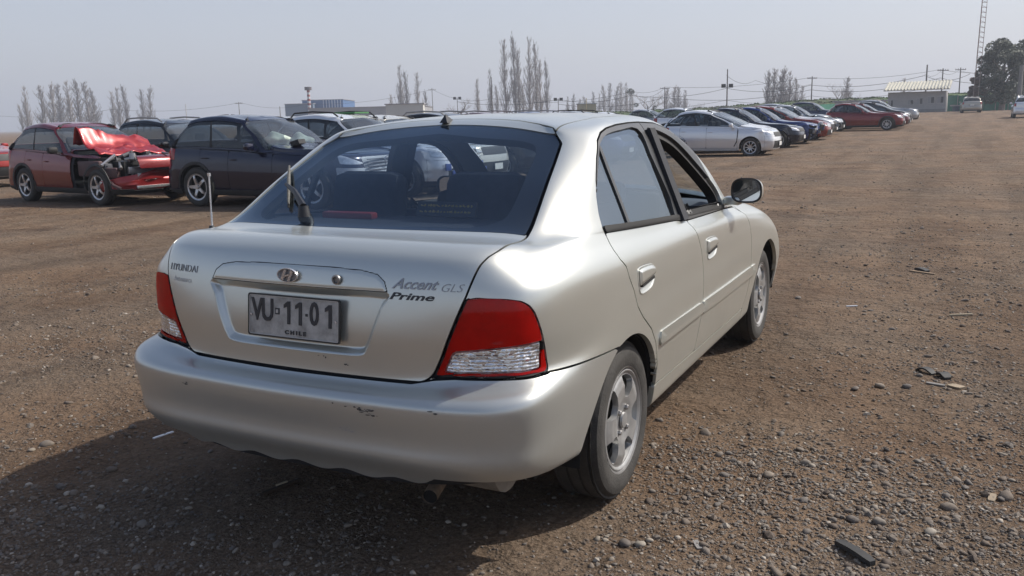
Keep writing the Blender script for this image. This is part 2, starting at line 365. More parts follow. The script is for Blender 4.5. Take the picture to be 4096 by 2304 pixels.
# ------------------------------------------------------------------ the silver car: control grid (metres, rear axle at y=0)
HERO = [
 # rear centre
 [(0,-.835,.272),(0,-.862,.335),(0,-.913,.405),(0,-.907,.452),(0,-.925,.562),(0,-.905,.592),(0,-.842,.612),(0,-.838,.76),(0,-.802,.93),(0,-.755,.998),(0,-.490,1.030),(0,-.17,1.212),(0,.155,1.357),(0,.225,1.379),(0,.37,1.392),(0,.50,1.399)],
 [(.30,-.83,.272),(.30,-.857,.335),(.31,-.905,.405),(.315,-.898,.452),(.315,-.915,.562),(.308,-.895,.592),(.30,-.832,.612),(.30,-.828,.76),(.30,-.794,.925),(.30,-.748,.994),(.32,-.480,1.028),(.30,-.155,1.205),(.29,.142,1.346),(.275,.205,1.371),(.25,.37,1.388),(0,.55,1.4)],
 [(.50,-.80,.274),(.51,-.842,.335),(.53,-.886,.403),(.54,-.878,.452),(.55,-.893,.562),(.535,-.874,.593),(.47,-.81,.620),(.50,-.803,.76),(.53,-.776,.905),(.54,-.732,.984),(.54,-.460,1.022),(.50,-.15,1.185),(.435,.117,1.328),(.40,.172,1.358),(.35,.39,1.381),(0,.6,1.4)],
 [(.62,-.745,.276),(.65,-.80,.333),(.69,-.840,.40),(.70,-.836,.452),(.712,-.847,.563),(.697,-.830,.598),(.62,-.772,.635),(.635,-.765,.76),(.645,-.745,.89),(.632,-.700,.974),(.634,-.43,1.015),(.594,-.195,1.150),(.53,.083,1.308),(.475,.125,1.344),(.41,.41,1.375),(0,.65,1.4)],
 [(.70,-.63,.28),(.745,-.715,.325),(.783,-.746,.395),(.790,-.746,.452),(.803,-.755,.565),(.793,-.745,.606),(.745,-.695,.645),(.747,-.695,.76),(.738,-.683,.885),(.70,-.62,.958),(.685,-.36,1.010),(.652,-.13,1.150),(.578,.125,1.310),(.527,.165,1.343),(.44,.44,1.372),(0,.7,1.4)],
 [(.72,-.45,.275),(.783,-.50,.305),(.806,-.52,.375),(.820,-.53,.452),(.829,-.54,.565),(.823,-.54,.612),(.805,-.53,.655),(.808,-.53,.76),(.800,-.52,.893),(.752,-.46,.960),(.725,-.26,1.010),(.685,-.05,1.155),(.604,.185,1.313),(.560,.235,1.345),(.46,.47,1.373),(0,.75,1.4)],
 [(.72,-.13,.25),(.785,-.14,.27),(.805,-.15,.345),(.823,-.15,.43),(.833,-.15,.52),(.836,-.15,.61),(.834,-.15,.68),(.828,-.15,.78),(.815,-.14,.888),(.774,-.12,.952),(.752,-.06,1.005),(.692,.10,1.155),(.612,.30,1.318),(.582,.36,1.35),(.47,.52,1.376),(0,.8,1.4)],
 [(.70,.3,.215),(.785,.3,.235),(.805,.3,.30),(.822,.3,.40),(.835,.3,.52),(.838,.3,.62),(.834,.3,.70),(.829,.3,.79),(.817,.3,.880),(.784,.3,.935),(.768,.3,.985),(.695,.4,1.15),(.611,.5,1.322),(.578,.53,1.352),(.47,.62,1.378),(0,.85,1.4)],
 [(.70,.8,.215),(.785,.8,.235),(.805,.8,.30),(.822,.8,.40),(.835,.8,.52),(.838,.8,.62),(.834,.8,.70),(.829,.8,.785),(.817,.8,.873),(.784,.8,.918),(.768,.8,.955),(.694,.8,1.14),(.606,.78,1.328),(.573,.78,1.356),(.47,.8,1.38),(0,.92,1.4)],
 [(.70,1.3,.215),(.785,1.3,.235),(.805,1.3,.30),(.822,1.3,.40),(.835,1.3,.52),(.838,1.3,.62),(.834,1.3,.70),(.829,1.3,.78),(.816,1.3,.862),(.782,1.3,.900),(.768,1.3,.935),(.692,1.24,1.13),(.606,1.05,1.320),(.570,1.0,1.350),(.46,1.0,1.378),(0,1.0,1.4)],
 [(.70,1.75,.215),(.785,1.75,.235),(.805,1.75,.30),(.82,1.75,.40),(.832,1.75,.52),(.835,1.75,.62),(.832,1.75,.70),(.826,1.75,.77),(.812,1.75,.842),(.776,1.75,.875),(.755,1.71,.915),(.679,1.51,1.125),(.608,1.18,1.295),(.56,1.10,1.34),(.44,1.06,1.37),(0,1.05,1.398)],
 [(.70,2.1,.22),(.785,2.1,.24),(.805,2.1,.32),(.822,2.1,.42),(.832,2.1,.52),(.834,2.1,.61),(.83,2.1,.69),(.822,2.1,.76),(.80,2.1,.818),(.745,2.1,.855),(.66,1.86,.925),(.60,1.64,1.12),(.53,1.29,1.305),(.48,1.2,1.345),(.38,1.1,1.372),(0,1.1,1.396)],
 [(.72,2.5,.25),(.785,2.5,.27),(.805,2.5,.345),(.82,2.5,.43),(.83,2.5,.52),(.833,2.5,.61),(.828,2.5,.68),(.812,2.5,.735),(.78,2.5,.785),(.715,2.5,.82),(.52,1.98,.935),(.46,1.68,1.125),(.40,1.33,1.32),(.37,1.25,1.352),(.3,1.14,1.375),(0,1.12,1.395)],
 [(.70,2.9,.23),(.76,2.92,.25),(.785,2.94,.33),(.80,2.95,.42),(.805,2.95,.50),(.80,2.94,.56),(.79,2.92,.61),(.77,2.9,.66),(.74,2.87,.70),(.67,2.84,.735),(.36,2.06,.943),(.32,1.75,1.13),(.27,1.36,1.33),(.25,1.27,1.36),(.2,1.17,1.38),(0,1.14,1.394)],
 [(.52,3.05,.22),(.57,3.10,.24),(.59,3.15,.33),(.6,3.17,.42),(.6,3.175,.50),(.6,3.16,.55),(.59,3.14,.60),(.575,3.11,.64),(.56,3.06,.68),(.52,3.0,.71),(.22,2.1,.947),(.2,1.78,1.135),(.17,1.375,1.337),(.15,1.285,1.365),(.12,1.19,1.382),(0,1.15,1.393)],
 [(.28,3.12,.22),(.3,3.17,.24),(.31,3.22,.33),(.31,3.24,.42),(.31,3.245,.50),(.31,3.23,.55),(.3,3.21,.60),(.3,3.17,.64),(.29,3.11,.68),(.27,3.05,.715),(.11,2.12,.95),(.1,1.8,1.137),(.085,1.38,1.34),(.075,1.29,1.367),(.06,1.2,1.383),(0,1.16,1.392)],
 [(0,3.13,.22),(0,3.18,.24),(0,3.24,.33),(0,3.26,.42),(0,3.265,.50),(0,3.25,.55),(0,3.23,.60),(0,3.19,.64),(0,3.13,.68),(0,3.07,.72),(0,2.13,.952),(0,1.81,1.138),(0,1.385,1.342),(0,1.295,1.369),(0,1.21,1.384),(0,1.17,1.392)],
]
HERO_NCOL = [26,20,16,14,16,22,28,32,30,28,20,20,16,12,8,8]
HERO_NROW = [4,6,5,6,6,7,16,16,10,16,18,18,6,10,12]
def hero_surface():
    P = np.array(HERO, float).transpose(1, 0, 2)
    return dense_surface(P, HERO_NROW, HERO_NCOL, 3)
# ------------------------------------------------------------------ the silver car
sstep = lambda a, b, x: (lambda t: t*t*(3-2*t))(np.clip((x-a)/(b-a), 0, 1))
def smax(a, b, r):
    u = np.maximum(a+r, 0); v = np.maximum(b+r, 0)
    return np.minimum(np.maximum(a, b), -r)+np.sqrt(u*u+v*v)
def mx(*a):
    o = a[0]
    for b in a[1:]: o = np.maximum(o, b)
    return o
PAINT = paint('silver_paint', (.61, .622, .575), metal=.72, rough=.27, coat=.6, dust=.40, dustcol=(.27, .25, .19))
PAINT_B = paint('bumper_paint', (.54, .555, .53), metal=.72, rough=.30, coat=.4, dust=.42, dustcol=(.24, .22, .18), z0=.25, z1=.62)
BLACK = mat('black_trim', (.018, .018, .02), .45, var=.2); RUBBER = mat('rubber_seal', (.012, .012, .012), .7)
FRAME = mat('door_frame_black', (.045, .047, .05), .42, var=.15)
INNER = mat('interior_trim', (.022, .024, .03), .8, var=.25)
DARK = mat('dark_underside', (.012, .012, .012), .9)
CHROME = mat('chrome', (.72, .72, .73), .2, .75); STEEL = mat('dull_steel', (.35, .34, .33), .45, .8, var=.2)
GL_REAR = glass('rear_glass', (.60, .68, .77), 1.62, 0, .008, gcol=(.72, .86, 1.)); GL_SIDE = glass('side_glass', (.30, .34, .38), 3.1, 0, .04, gcol=(.80, .91, 1.)); GL_LEFT = glass('left_glass', (.78, .83, .86), 1.5, 0, .03); GL_CLEAR = glass('windscreen_glass', (.82, .88, .88), 1.5)
SEAT = mat('seat_cloth', (.03, .032, .038), .95, var=.3, vscale=30, bump=.3, bscale=300)
hero = thing('silver_hatchback', 'silver five door hatchback seen from behind, plate VU 11 01, nearest of all the cars', 'car')
HG = hero_surface(); HN = grid_normals(HG); hnr, hnc = HG.shape[:2]
HV = HG.reshape(-1, 3); HNN = HN.reshape(-1, 3); HF = grid_faces(hnr, hnc)
if np.einsum('ij,ij->i', HNN[(HV[:, 1] > .3) & (HV[:, 1] < .6) & (HV[:, 0] > .8)], np.array([[1., 0, 0]])).mean() < 0: HNN = -HNN
# make the winding agree with the normals
_fn = np.cross(HV[HF[:, 1]]-HV[HF[:, 0]], HV[HF[:, 2]]-HV[HF[:, 0]])
if (np.einsum('ij,ij->i', _fn, HNN[HF[:, 0]]) > 0).mean() < .5: HF = HF[:, ::-1]
hbvh = BVHTree.FromPolygons([tuple(v) for v in HV], [tuple(map(int, f)) for f in HF])
_vi = np.concatenate([np.linspace(i, i+1, n, endpoint=False) for i, n in enumerate(HERO_NROW)]+[[len(HERO_NROW)]])
_ui = np.concatenate([np.linspace(j, j+1, n, endpoint=False) for j, n in enumerate(HERO_NCOL)]+[[len(HERO_NCOL)]])
HU = np.tile(_ui, hnr); HVp = np.repeat(_vi, hnc)
X, Y, Z = HV.T
YZ = np.stack([Y, Z], 1); XZ = np.stack([X, Z], 1); XY = np.stack([X, Y], 1)
GAP = .003
side = .45-X                                     # only the flank, not the tail or nose
w_h = line_fn([(.60, .475), (.64, .492), (.70, .522), (.80, .562), (.881, .595), (.912, .604), (.962, .617), (.985, .628), (.995, .638), (1.003, .640), (1.018, .631), (1.063, .616), (1.139, .595), (1.21, .570), (1.286, .541), (1.308, .530), (1.326, .512), (1.343, .482), (1.352, .465), (1.36, .455), (1.42, .45)])
y_ht = line_fn([(0, .228), (.1, .226), (.2, .215), (.3, .195), (.4, .160), (.475, .118), (.53, .06), (.7, -.1)])
def d_hatch_f(X, Y, Z):
    d = smax((X-w_h(Z))*.93, (.6225-Z), .035)
    return mx(d, (Y-y_ht(X))*.95, Y-.3)
d_hatch = d_hatch_f(X, Y, Z)
y_gb = lambda x: -.505+.17*x*x
y_gt = lambda x: .152-.26*x*x
d_glass = mx(d_hatch+.008, (y_gb(X)-Y)*.9, (Y-y_gt(X))*.85)
d_clear = smax(mx(poly_sdf(XY, round_poly([(-.3, -.46), (.30, -.455), (.44, -.435), (.505, -.39), (.520, -.33), (.485, -.10), (.46, .0), (.40, .045), (.2, .055), (-.3, .07)], True, 4)), -1+0*X), d_glass+.02, .01)
y_l = line_fn([(.60, -.618), (.651, -.623), (.704, -.633), (.776, -.651), (.827, -.667), (.850, -.680), (.866, -.70), (.874, -.73), (.88, -.79)])
d_lamp = mx(smax((w_h(Z)+.005-X), Z-.879, .012), smax(.6425-Z, Y-y_l(Z), .02), Y+.5)
z_bt = lambda X, Y: np.where(Y < -.626, np.interp(X, [0, .43, .50, .56, .9], [.6165, .6185, .632, .638, .638]), np.interp(Y, [-.626, -.133, .1], [.641, .603, .59]))
arch_r = .365-np.hypot(Y+.05, Z-.25); arch_f = .37-np.hypot(Y-2.435, Z-.255)
z_bb = lambda X, Y: np.interp(Y, [-.9, -.72, -.6, -.42], [.342, .336, .318, .302])
d_bump_full = mx(Z-z_bt(X, Y), Y+.05, arch_r)
d_bump = mx(d_bump_full, z_bb(X, Y)-Z)
scal = .312+.0075*np.cos(2*pi*X/.185)
d_val = mx(d_bump_full, Z-z_bb(X, Y)+.001, scal-Z+.05*sstep(.42, .60, X), Y+.42)
RD = [(.31,.333),(.299,.417),(.248,.52),(.186,.589),(.088,.656),(.036,.705),(.002,.774),(-.033,.824),(-.05,.864),(-.088,.894),(-.098,.925),(-.09,.962),(-.09,.983),(-.094,.998),(-.077,1.047),(-.044,1.103),(.002,1.156),(.084,1.228),(.174,1.288),(.251,1.316),(.333,1.331),(.458,1.341),(.63,1.347),(.762,1.348)]
BL = [(.762,1.348),(.748,1.298),(.767,1.16),(.79,1.02),(.814,.945),(.842,.931),(.841,.908),(.878,.849),(.914,.782),(.932,.706),(.93,.618),(.92,.493),(.885,.322)]
AF = [(.97,1.341),(1.09,1.316),(1.27,1.258),(1.46,1.163),(1.60,1.058),(1.68,.985),(1.735,.92),(1.80,.885),(1.90,.835),(1.945,.78),(1.96,.70),(1.955,.62),(1.955,.45),(1.93,.38),(1.86,.316)]
RDOOR = np.array(RD+BL[1:]); FDOOR = np.array(BL[::-1]+AF)
d_rd = mx(poly_sdf(YZ, RDOOR), side); d_fd = mx(poly_sdf(YZ, FDOOR), side)
RWIN = round_poly([(.70,.958),(.30,.981),(-.075,1.004),(-.067,1.057),(-.005,1.132),(.081,1.204),(.163,1.263),(.203,1.280),(.262,1.297),(.339,1.309),(.486,1.318),(.676,1.318),(.685,1.22)], True, 3)
FWIN = round_poly([(.867,.947),(.835,1.08),(.80,1.25),(.795,1.312),(.86,1.316),(.99,1.294),(1.117,1.256),(1.262,1.185),(1.427,1.081),(1.535,1.003),(1.548,.945),(1.51,.922),(1.2,.935)], True, 3)
d_rw = mx(poly_sdf(YZ, RWIN), side); d_fw = mx(poly_sdf(YZ, FWIN), side)
z_belt = line_fn([(-.15, .988), (.7, .938), (.84, .922), (1.55, .900), (1.8, .885)])
d_ws = mx((10.62-HU)*.2, (10.15-HVp)*.2, (HVp-12.35)*.15)
d_hood = mx((11.02-HU)*.3, (9.12-HVp)*.4, (HVp-10.02)*.4)
y_ff = line_fn([(.2, 1.86), (.316, 1.86), (.38, 1.93), (.45, 1.955), (.62, 1.955), (.70, 1.96), (.78, 1.945), (.835, 1.90), (.885, 1.80), (.92, 1.74), (1.0, 1.72)])
d_fb = mx(2.80-Y, Z-.60, .20-Z, arch_f)
d_hl = mx((12.75-HU)*.3, (HU-14.3)*.3, (6.15-HVp)*.2, (HVp-8.6)*.2)
d_fend = mx(y_ff(Z)+.0-Y, (9.1-HVp)*0+np.where(HU > 10.3, -1, 1.), arch_f, (HVp-9.9)*.3, .215-Z)
d_fend = mx(d_fend, -d_hood, -d_fb, -d_hl, -d_ws)
d_roof = mx(X-.497-.02*np.clip(Y-.5, 0, 1), 1.25-Z, -d_hatch, -d_ws, (12.4-HVp)*.2)
d_rest = mx(-d_hatch, -d_lamp, -d_bump_full, -d_rd, -d_fd, -d_ws, -d_hood, -d_fb, -d_hl, -d_fend, -d_roof, arch_r, arch_f, .212-Z)
def cut(d, gap=GAP, depth=.012, offs=0.):
    V, N, F, b = clip_mesh(HV+HNN*offs, HNN, HF, d+gap)
    V, N, F, b = compact(V, N, F, b)
    return add_flange(V, N, F, b, depth) if depth else (V, N, F)
def both(V, N, F):
    a, b, c = mirror_mesh(V, N, F)
    return np.concatenate([V, a]), np.concatenate([N, b]), np.concatenate([F, c+len(V)])
def centre(name, d, m, parent=hero, **k):
    V, N, F = both(*cut(d, **k)); return obj(name, make_mesh(name, V, F, N), m, parent)
def sided(name, d, m, parents=(hero, hero), ml=None, **k):
    V, N, F = cut(d, **k); r = obj(name, make_mesh(name, V, F, N), m, parents[0])
    V, N, F = mirror_mesh(V, N, F); l = obj(name, make_mesh(name, V, F, N), ml or m, parents[1])
    return r, l
def heightfield(axis, a0, a1, z0, z1, res, disp=None):
    """fine patch of the body surface over a rectangle seen from the side (axis x) or from behind (axis y)"""
    a = np.arange(a0, a1+res, res); z = np.arange(z0, z1+res, res)
    A, B = np.meshgrid(a, z); V = np.zeros(A.shape+(3,))
    for i in range(A.shape[0]):
        for j in range(A.shape[1]):
            if axis == 'x': h = hbvh.ray_cast(Vector((2, A[i, j], B[i, j])), Vector((-1, 0, 0)))[0]
            else: h = hbvh.ray_cast(Vector((abs(A[i, j])+1e-5, -3, B[i, j])), Vector((0, 1, 0)))[0]
            h = h or Vector((0, 0, 0))
            V[i, j] = (h.x, h.y, h.z) if axis == 'x' else (A[i, j], h.y, B[i, j])
    def nrm(V):
        n = np.cross(np.gradient(V, axis=1), np.gradient(V, axis=0)); n /= np.maximum(np.linalg.norm(n, axis=2, keepdims=True), 1e-9)
        if n[..., 0 if axis == 'x' else 1].mean()*(1 if axis == 'x' else -1) < 0: n = -n
        return n
    if disp is not None:
        V = V+nrm(V)*disp(A, B)[..., None]
    n = nrm(V)
    return A.ravel(), B.ravel(), V.reshape(-1, 3), n.reshape(-1, 3), grid_faces(*A.shape)
def fixwind(V, N, F):
    fn = np.cross(V[F[:, 1]]-V[F[:, 0]], V[F[:, 2]]-V[F[:, 0]])
    return F if np.einsum('ij,ij->i', fn, N[F[:, 0]]).mean() > 0 else F[:, ::-1]
def patch_part(name, hf, d, m, parent, gap=0., depth=.01, offs=0., mirror=False):
    A, B, V, N, F = hf; F = fixwind(V, N, F)
    V, N, F, b = compact(*clip_mesh(V+N*offs, N, F, d+gap))
    V, N, F = add_flange(V, N, F, b, depth) if depth else (V, N, F)
    if mirror: V, N, F = mirror_mesh(V, N, F)
    return obj(name, make_mesh(name, V, F, N), m, parent)
# --- tail gate with the plate recess
REC = round_poly([(-.345,.884),(-.334,.835),(-.306,.760),(-.283,.708),(-.252,.687),(-.12,.684),(.12,.684),(.252,.687),(.283,.708),(.306,.760),(.334,.835),(.345,.884),(.1,.884),(-.1,.884)], True, 3)
BAR = np.array([(-.347,.884),(-.335,.912),(-.308,.931),(-.254,.940),(-.133,.945),(0,.946),(.133,.945),(.254,.940),(.308,.931),(.335,.912),(.347,.884)])
d_rec = np.where(Y < -.6, poly_sdf(XZ, REC), 1.)
hatch = centre('tailgate', mx(d_hatch, -d_glass+.002, -d_rec-GAP+.0005, Y+.25), PAINT, depth=.012)
centre('tailgate_header', mx(d_hatch, -d_glass+.002, -.25-Y), PAINT, hatch, depth=.012)
hfR = heightfield('y', -.37, .37, .66, .91, .0045, lambda A, B: -.022*sstep(.0, .020, -poly_sdf(np.stack([A.ravel(), B.ravel()], 1), REC).reshape(A.shape))*1.0)
patch_part('plate_recess', hfR, poly_sdf(np.stack(hfR[:2], 1), REC), PAINT, hatch, depth=0)
hfB = heightfield('y', -.37, .37, .865, .965, .0032, lambda A, B: .002*sstep(0, .010, -poly_sdf(np.stack([A.ravel(), B.ravel()], 1), BAR).reshape(A.shape))*(1-.25*sstep(.90, .95, B)))
WORN = mat('worn_garnish', (.54, .56, .53), .5, .15, var=.12, vscale=14)
bar = patch_part('plate_garnish', hfB, poly_sdf(np.stack(hfB[:2], 1), BAR), PAINT, hatch, depth=.006, offs=.001)
patch_part('garnish_seam', hfB, np.abs(poly_sdf(np.stack(hfB[:2], 1), BAR)-.0006)-.0016, RUBBER, bar, depth=.003, offs=.0012)
glassr = centre('rear_window', d_glass, GL_REAR, hatch, gap=0., depth=.004, offs=-.001)
frit = centre('black_border', mx(d_glass+.001, -d_clear), mat('black_frit', (.006, .007, .009), .35), glassr, gap=0., depth=0, offs=-.006)
frit['label'] = 'black painted border around the rear window'
lamp_r, lamp_l = sided('tail_lamp', d_lamp, mat('lamp_bowl', (.62, .60, .58), .35, .6, var=.25, vscale=16, bump=.8, bscale=70), gap=.001, depth=.012, offs=-.020)
sided('lamp_rim', mx(d_lamp-.0005, -d_lamp-.006), RUBBER, (lamp_r, lamp_l), gap=0, depth=.02, offs=-.0015)
zc = lambda X: .714+(X-.54)*.095
d_cl = mx(d_lamp+.002, smax(w_h(Z)+.030-X, smax(Z-zc(X), .658-Z, .004), .006), Y+.652)
RED = glass('red_lens', (.85, .02, .012), 1.5, .03, 1.0, (.60, .008, .005))
m_, nt_, b_ = nodes_of('clear_lens'); b_.inputs['Metallic'].default_value = .75; b_.inputs['Roughness'].default_value = .14; b_.inputs['Coat Weight'].default_value = .8
tc_ = N_(nt_, 'ShaderNodeTexCoord'); mp_ = N_(nt_, 'ShaderNodeMapping'); mp_.inputs['Scale'].default_value = (48, 48, 95); nt_.links.new(tc_.outputs['Object'], mp_.inputs[0])
vo_ = N_(nt_, 'ShaderNodeTexVoronoi', Scale=1.); vo_.inputs['Randomness'].default_value = .08; nt_.links.new(mp_.outputs[0], vo_.inputs['Vector'])
n_ = N_(nt_, 'ShaderNodeTexNoise', Scale=16., Detail=3.); nt_.links.new(tc_.outputs['Object'], n_.inputs['Vector'])
bp_ = N_(nt_, 'ShaderNodeBump', Strength=1., Distance=.005); nt_.links.new(vo_.outputs['Distance'], bp_.inputs['Height'])
bq_ = N_(nt_, 'ShaderNodeBump', Strength=1., Distance=.03); nt_.links.new(n_.outputs['Fac'], bq_.inputs['Height']); nt_.links.new(bp_.outputs[0], bq_.inputs['Normal']); nt_.links.new(bq_.outputs[0], b_.inputs['Normal'])
nt_.links.new(ramp(nt_, n_.outputs['Fac'], [(.3, (.55, .55, .57)), (.5, (.78, .79, .81)), (.7, (.92, .92, .93))]).outputs[0], b_.inputs['Base Color'])
sided('red_lens', mx(d_lamp, -d_cl), RED, (lamp_r, lamp_l), gap=.004, depth=.008)
sided('clear_lens', d_cl, MATS['clear_lens'], (lamp_r, lamp_l), gap=.002, depth=.008, offs=-.0015)
bumper = centre('rear_bumper', d_bump, PAINT_B, depth=.02)
centre('bumper_valance', d_val, PAINT_B, bumper, gap=0, depth=.02, offs=-.006)
body_r, body_l = sided('body_side', d_rest, PAINT, depth=.022)
centre('roof_panel', d_roof, PAINT, gap=.004)
centre('bonnet', d_hood, PAINT); centre('windscreen', d_ws, GL_CLEAR, gap=0., depth=0, offs=-.002); centre('front_bumper', mx(d_fb, -d_hl), PAINT_B)
sided('headlamp', d_hl, MATS['clear_lens']); wing_r, wing_l = sided('front_wing', d_fend, PAINT, depth=.022)
# --- doors
HND = {}
def handle_poly(yc, zc):
    return round_poly([(yc-.088, zc+.052), (yc-.02, zc+.054), (yc+.07, zc+.046), (yc+.094, zc+.025), (yc+.088, zc-.012), (yc+.05, zc-.042), (yc-.02, zc-.050), (yc-.075, zc-.046), (yc-.092, zc-.02), (yc-.095, zc+.03)], True, 3)
for dn, d_door, d_win, hp in (('rear_door', d_rd, d_rw, handle_poly(.148, .787)), ('front_door', d_fd, d_fw, handle_poly(1.095, .768))):
    d_h = mx(poly_sdf(YZ, hp), side)
    skin = mx(d_door, Z-z_belt(Y), -d_h-GAP+.0005)
    fr = mx(d_door, z_belt(Y)+.001-Z, -d_win+.001)
    R_, L_ = sided(dn, skin, PAINT)
    if dn == 'front_door':
        sail = mx(fr, 1.545+(.93-Z)*.9*0-Y+(Z-.93)*-.55)
        sided('window_frame', mx(fr, -(1.545-Y+(Z-.93)*-.55)+.003), FRAME, (R_, L_), depth=.03)
        sided('sail_panel', sail, PAINT, (R_, L_), depth=.02)
    else:
        sided('window_frame', fr, FRAME, (R_, L_), depth=.03)
    # weather strip proud of the belt, glass
    zb = np.where(dn == 'rear_door', 0., 0.)
    sided('belt_moulding', mx(d_door+.004, np.abs(Z-z_belt(Y)-.011)-.011, (1.545-Y)*-1 if dn == 'front_door' else -1+0*X), RUBBER, (R_, L_), gap=0, depth=.012, offs=.006)
    if dn == 'rear_door':
        div = np.abs((Y-(.143+(Z-.982)*(.025/.28))))-.011
        sided('quarter_glass', mx(d_win, -(Y-(.143+(Z-.982)*.09))*-1+.008), GL_SIDE, (R_, L_), ml=GL_LEFT, gap=-.004, depth=0, offs=-.008)
        sided('window_pane', mx(d_win, (.143+(Z-.982)*.09)-Y+.008), GL_SIDE, (R_, L_), ml=GL_LEFT, gap=-.004, depth=0, offs=-.008)
        sided('window_divider', mx(d_win, div), FRAME, (R_, L_), gap=-.001, depth=.02, offs=-.002)
    else:
        V, N, F = cut(d_win, gap=-.004, depth=0, offs=-.012); V, N, F = mirror_mesh(V, N, F); obj('window_pane', make_mesh('window_pane', V, F, N), GL_LEFT, L_)
        # inner seal of the lowered window
        sided('window_seal', mx(d_win-.004, -d_win-.022), RUBBER, (R_, L_), gap=0, depth=.045, offs=-.016)
    # handle: dish and flap
    y0, y1 = hp[:, 0].min()-.02, hp[:, 0].max()+.02; q0, q1 = hp[:, 1].min()-.02, hp[:, 1].max()+.02
    yc = (hp[:, 0].min()+hp[:, 0].max())/2; zc_ = (hp[:, 1].min()+hp[:, 1].max())/2
    pd = lambda A, B: poly_sdf(np.stack([A.ravel(), B.ravel()], 1), hp).reshape(A.shape)
    hfD = heightfield('x', y0, y1, q0, q1, .004, lambda A, B: -.006*sstep(.004, .03, -pd(A, B))*sstep(zc_+.03, zc_-.005, B)+.004*sstep(0, .004, -pd(A, B))*sstep(.009, .005, -pd(A, B)))
    hfF = heightfield('x', y0, y1, q0, q1, .004, lambda A, B: .006+.008*sstep(0, .012, np.minimum(-pd(A, B)-.006, (B-zc_+.006-(A-yc)*.08))))
    for mir, par in ((False, R_), (True, L_)):
        hh = patch_part('door_handle', hfD, poly_sdf(np.stack(hfD[:2], 1), hp), PAINT, par, depth=.004, mirror=mir)
        patch_part('handle_flap', hfF, mx(poly_sdf(np.stack(hfF[:2], 1), hp)+.007, zc_-.006+(hfF[0]-yc)*.08-hfF[1]), PAINT, hh, depth=.014, mirror=mir)
    for sx_, par in ((1, R_), (-1, L_)):
        h_ = hbvh.ray_cast(Vector((2, yc, zc_-.008)), Vector((-1, 0, 0)))[0]; mb = MB(); mb.box((sx_*(h_.x+.001), yc+.005, zc_-.012), (.012, .14, .010), rx=.08); mb.build('handle_slot_shade', RUBBER, par)  # dark strip under the flap: shade of the grip opening put into colour
    # rubbing strip
    a, b = ((.290, .905) if dn == 'rear_door' else (.925, 1.955))
    zm = line_fn([(.25, .527), (.9, .521), (2.1, .512)])
    ds = smax(mx(a-Y, Y-b), np.abs(Z-zm(Y))-.029, .02 if dn == 'rear_door' else .006)
    V, N, F, bd = compact(*clip_mesh(HV+HNN*(.018*sstep(0, .020, -ds))[:, None], HNN, HF, mx(ds, side)+0.))
    V, N, F = add_flange(V, N, F, bd, .028); V = V+np.array([.005, 0, 0])
    obj('side_moulding', make_mesh('side_moulding', V, F, N), PAINT, R_); V, N, F = mirror_mesh(V, N, F); obj('side_moulding', make_mesh('side_moulding', V, F, N), PAINT, L_)
    if dn == 'front_door': FDR, FDL = R_, L_
zm = line_fn([(.25, .527), (.9, .521), (2.1, .512)]); ds = smax(mx(1.968-Y, Y-2.062), np.abs(Z-zm(Y))-.029, .012)
V, N, F, bd = compact(*clip_mesh(HV+HNN*(.018*sstep(0, .020, -ds))[:, None], HNN, HF, mx(ds, side))); V, N, F = add_flange(V, N, F, bd, .028); V = V+np.array([.005, 0, 0])
obj('side_moulding', make_mesh('side_moulding', V, F, N), PAINT, wing_r); V, N, F = mirror_mesh(V, N, F); obj('side_moulding', make_mesh('side_moulding', V, F, N), PAINT, wing_l)
# --- inner shell, floor and wheel housings
win_open = np.minimum(np.minimum(d_clear, d_ws+.01), np.minimum(d_rw+.004, d_fw+.004))
d_shell = mx(-win_open, arch_r-.0, arch_f, .24-Z)
V, N, F = cut(d_shell, gap=0, depth=0, offs=-.034); V, N, F = both(V, N, F); obj('inner_shell', make_mesh('inner_shell', V, F, N), INNER, hero)
mb = MB(); mb.box((0, 1.25, .245), (1.34, 3.5, .03)); mb.box((0, -.62, .36), (1.0, .3, .03)); mb.box((0, -.5, .30), (1.2, .04, .1)); mb.build('floor_pan', DARK, hero)
for sx in (1, -1):
    for yc, zc_, r in ((-.05, .25, .37), (2.435, .255, .375)):
        mb = MB(); pr = []
        n = 28; v = []; f = []
        for k in range(n+1):
            w = .02+(pi-.04)*k/n
            for x in (.45, .795): v.append((sx*x, yc+r*cos(w), zc_+r*sin(w)))
        for k in range(n): f.append((2*k, 2*k+1, 2*k+3, 2*k+2))
        c = len(v); v.append((sx*.45, yc, zc_))
        for k in range(n): f.append((2*k, 2*k+2, c))
        mb.add(v, f, True); mb.build('wheel_housing', DARK, hero)
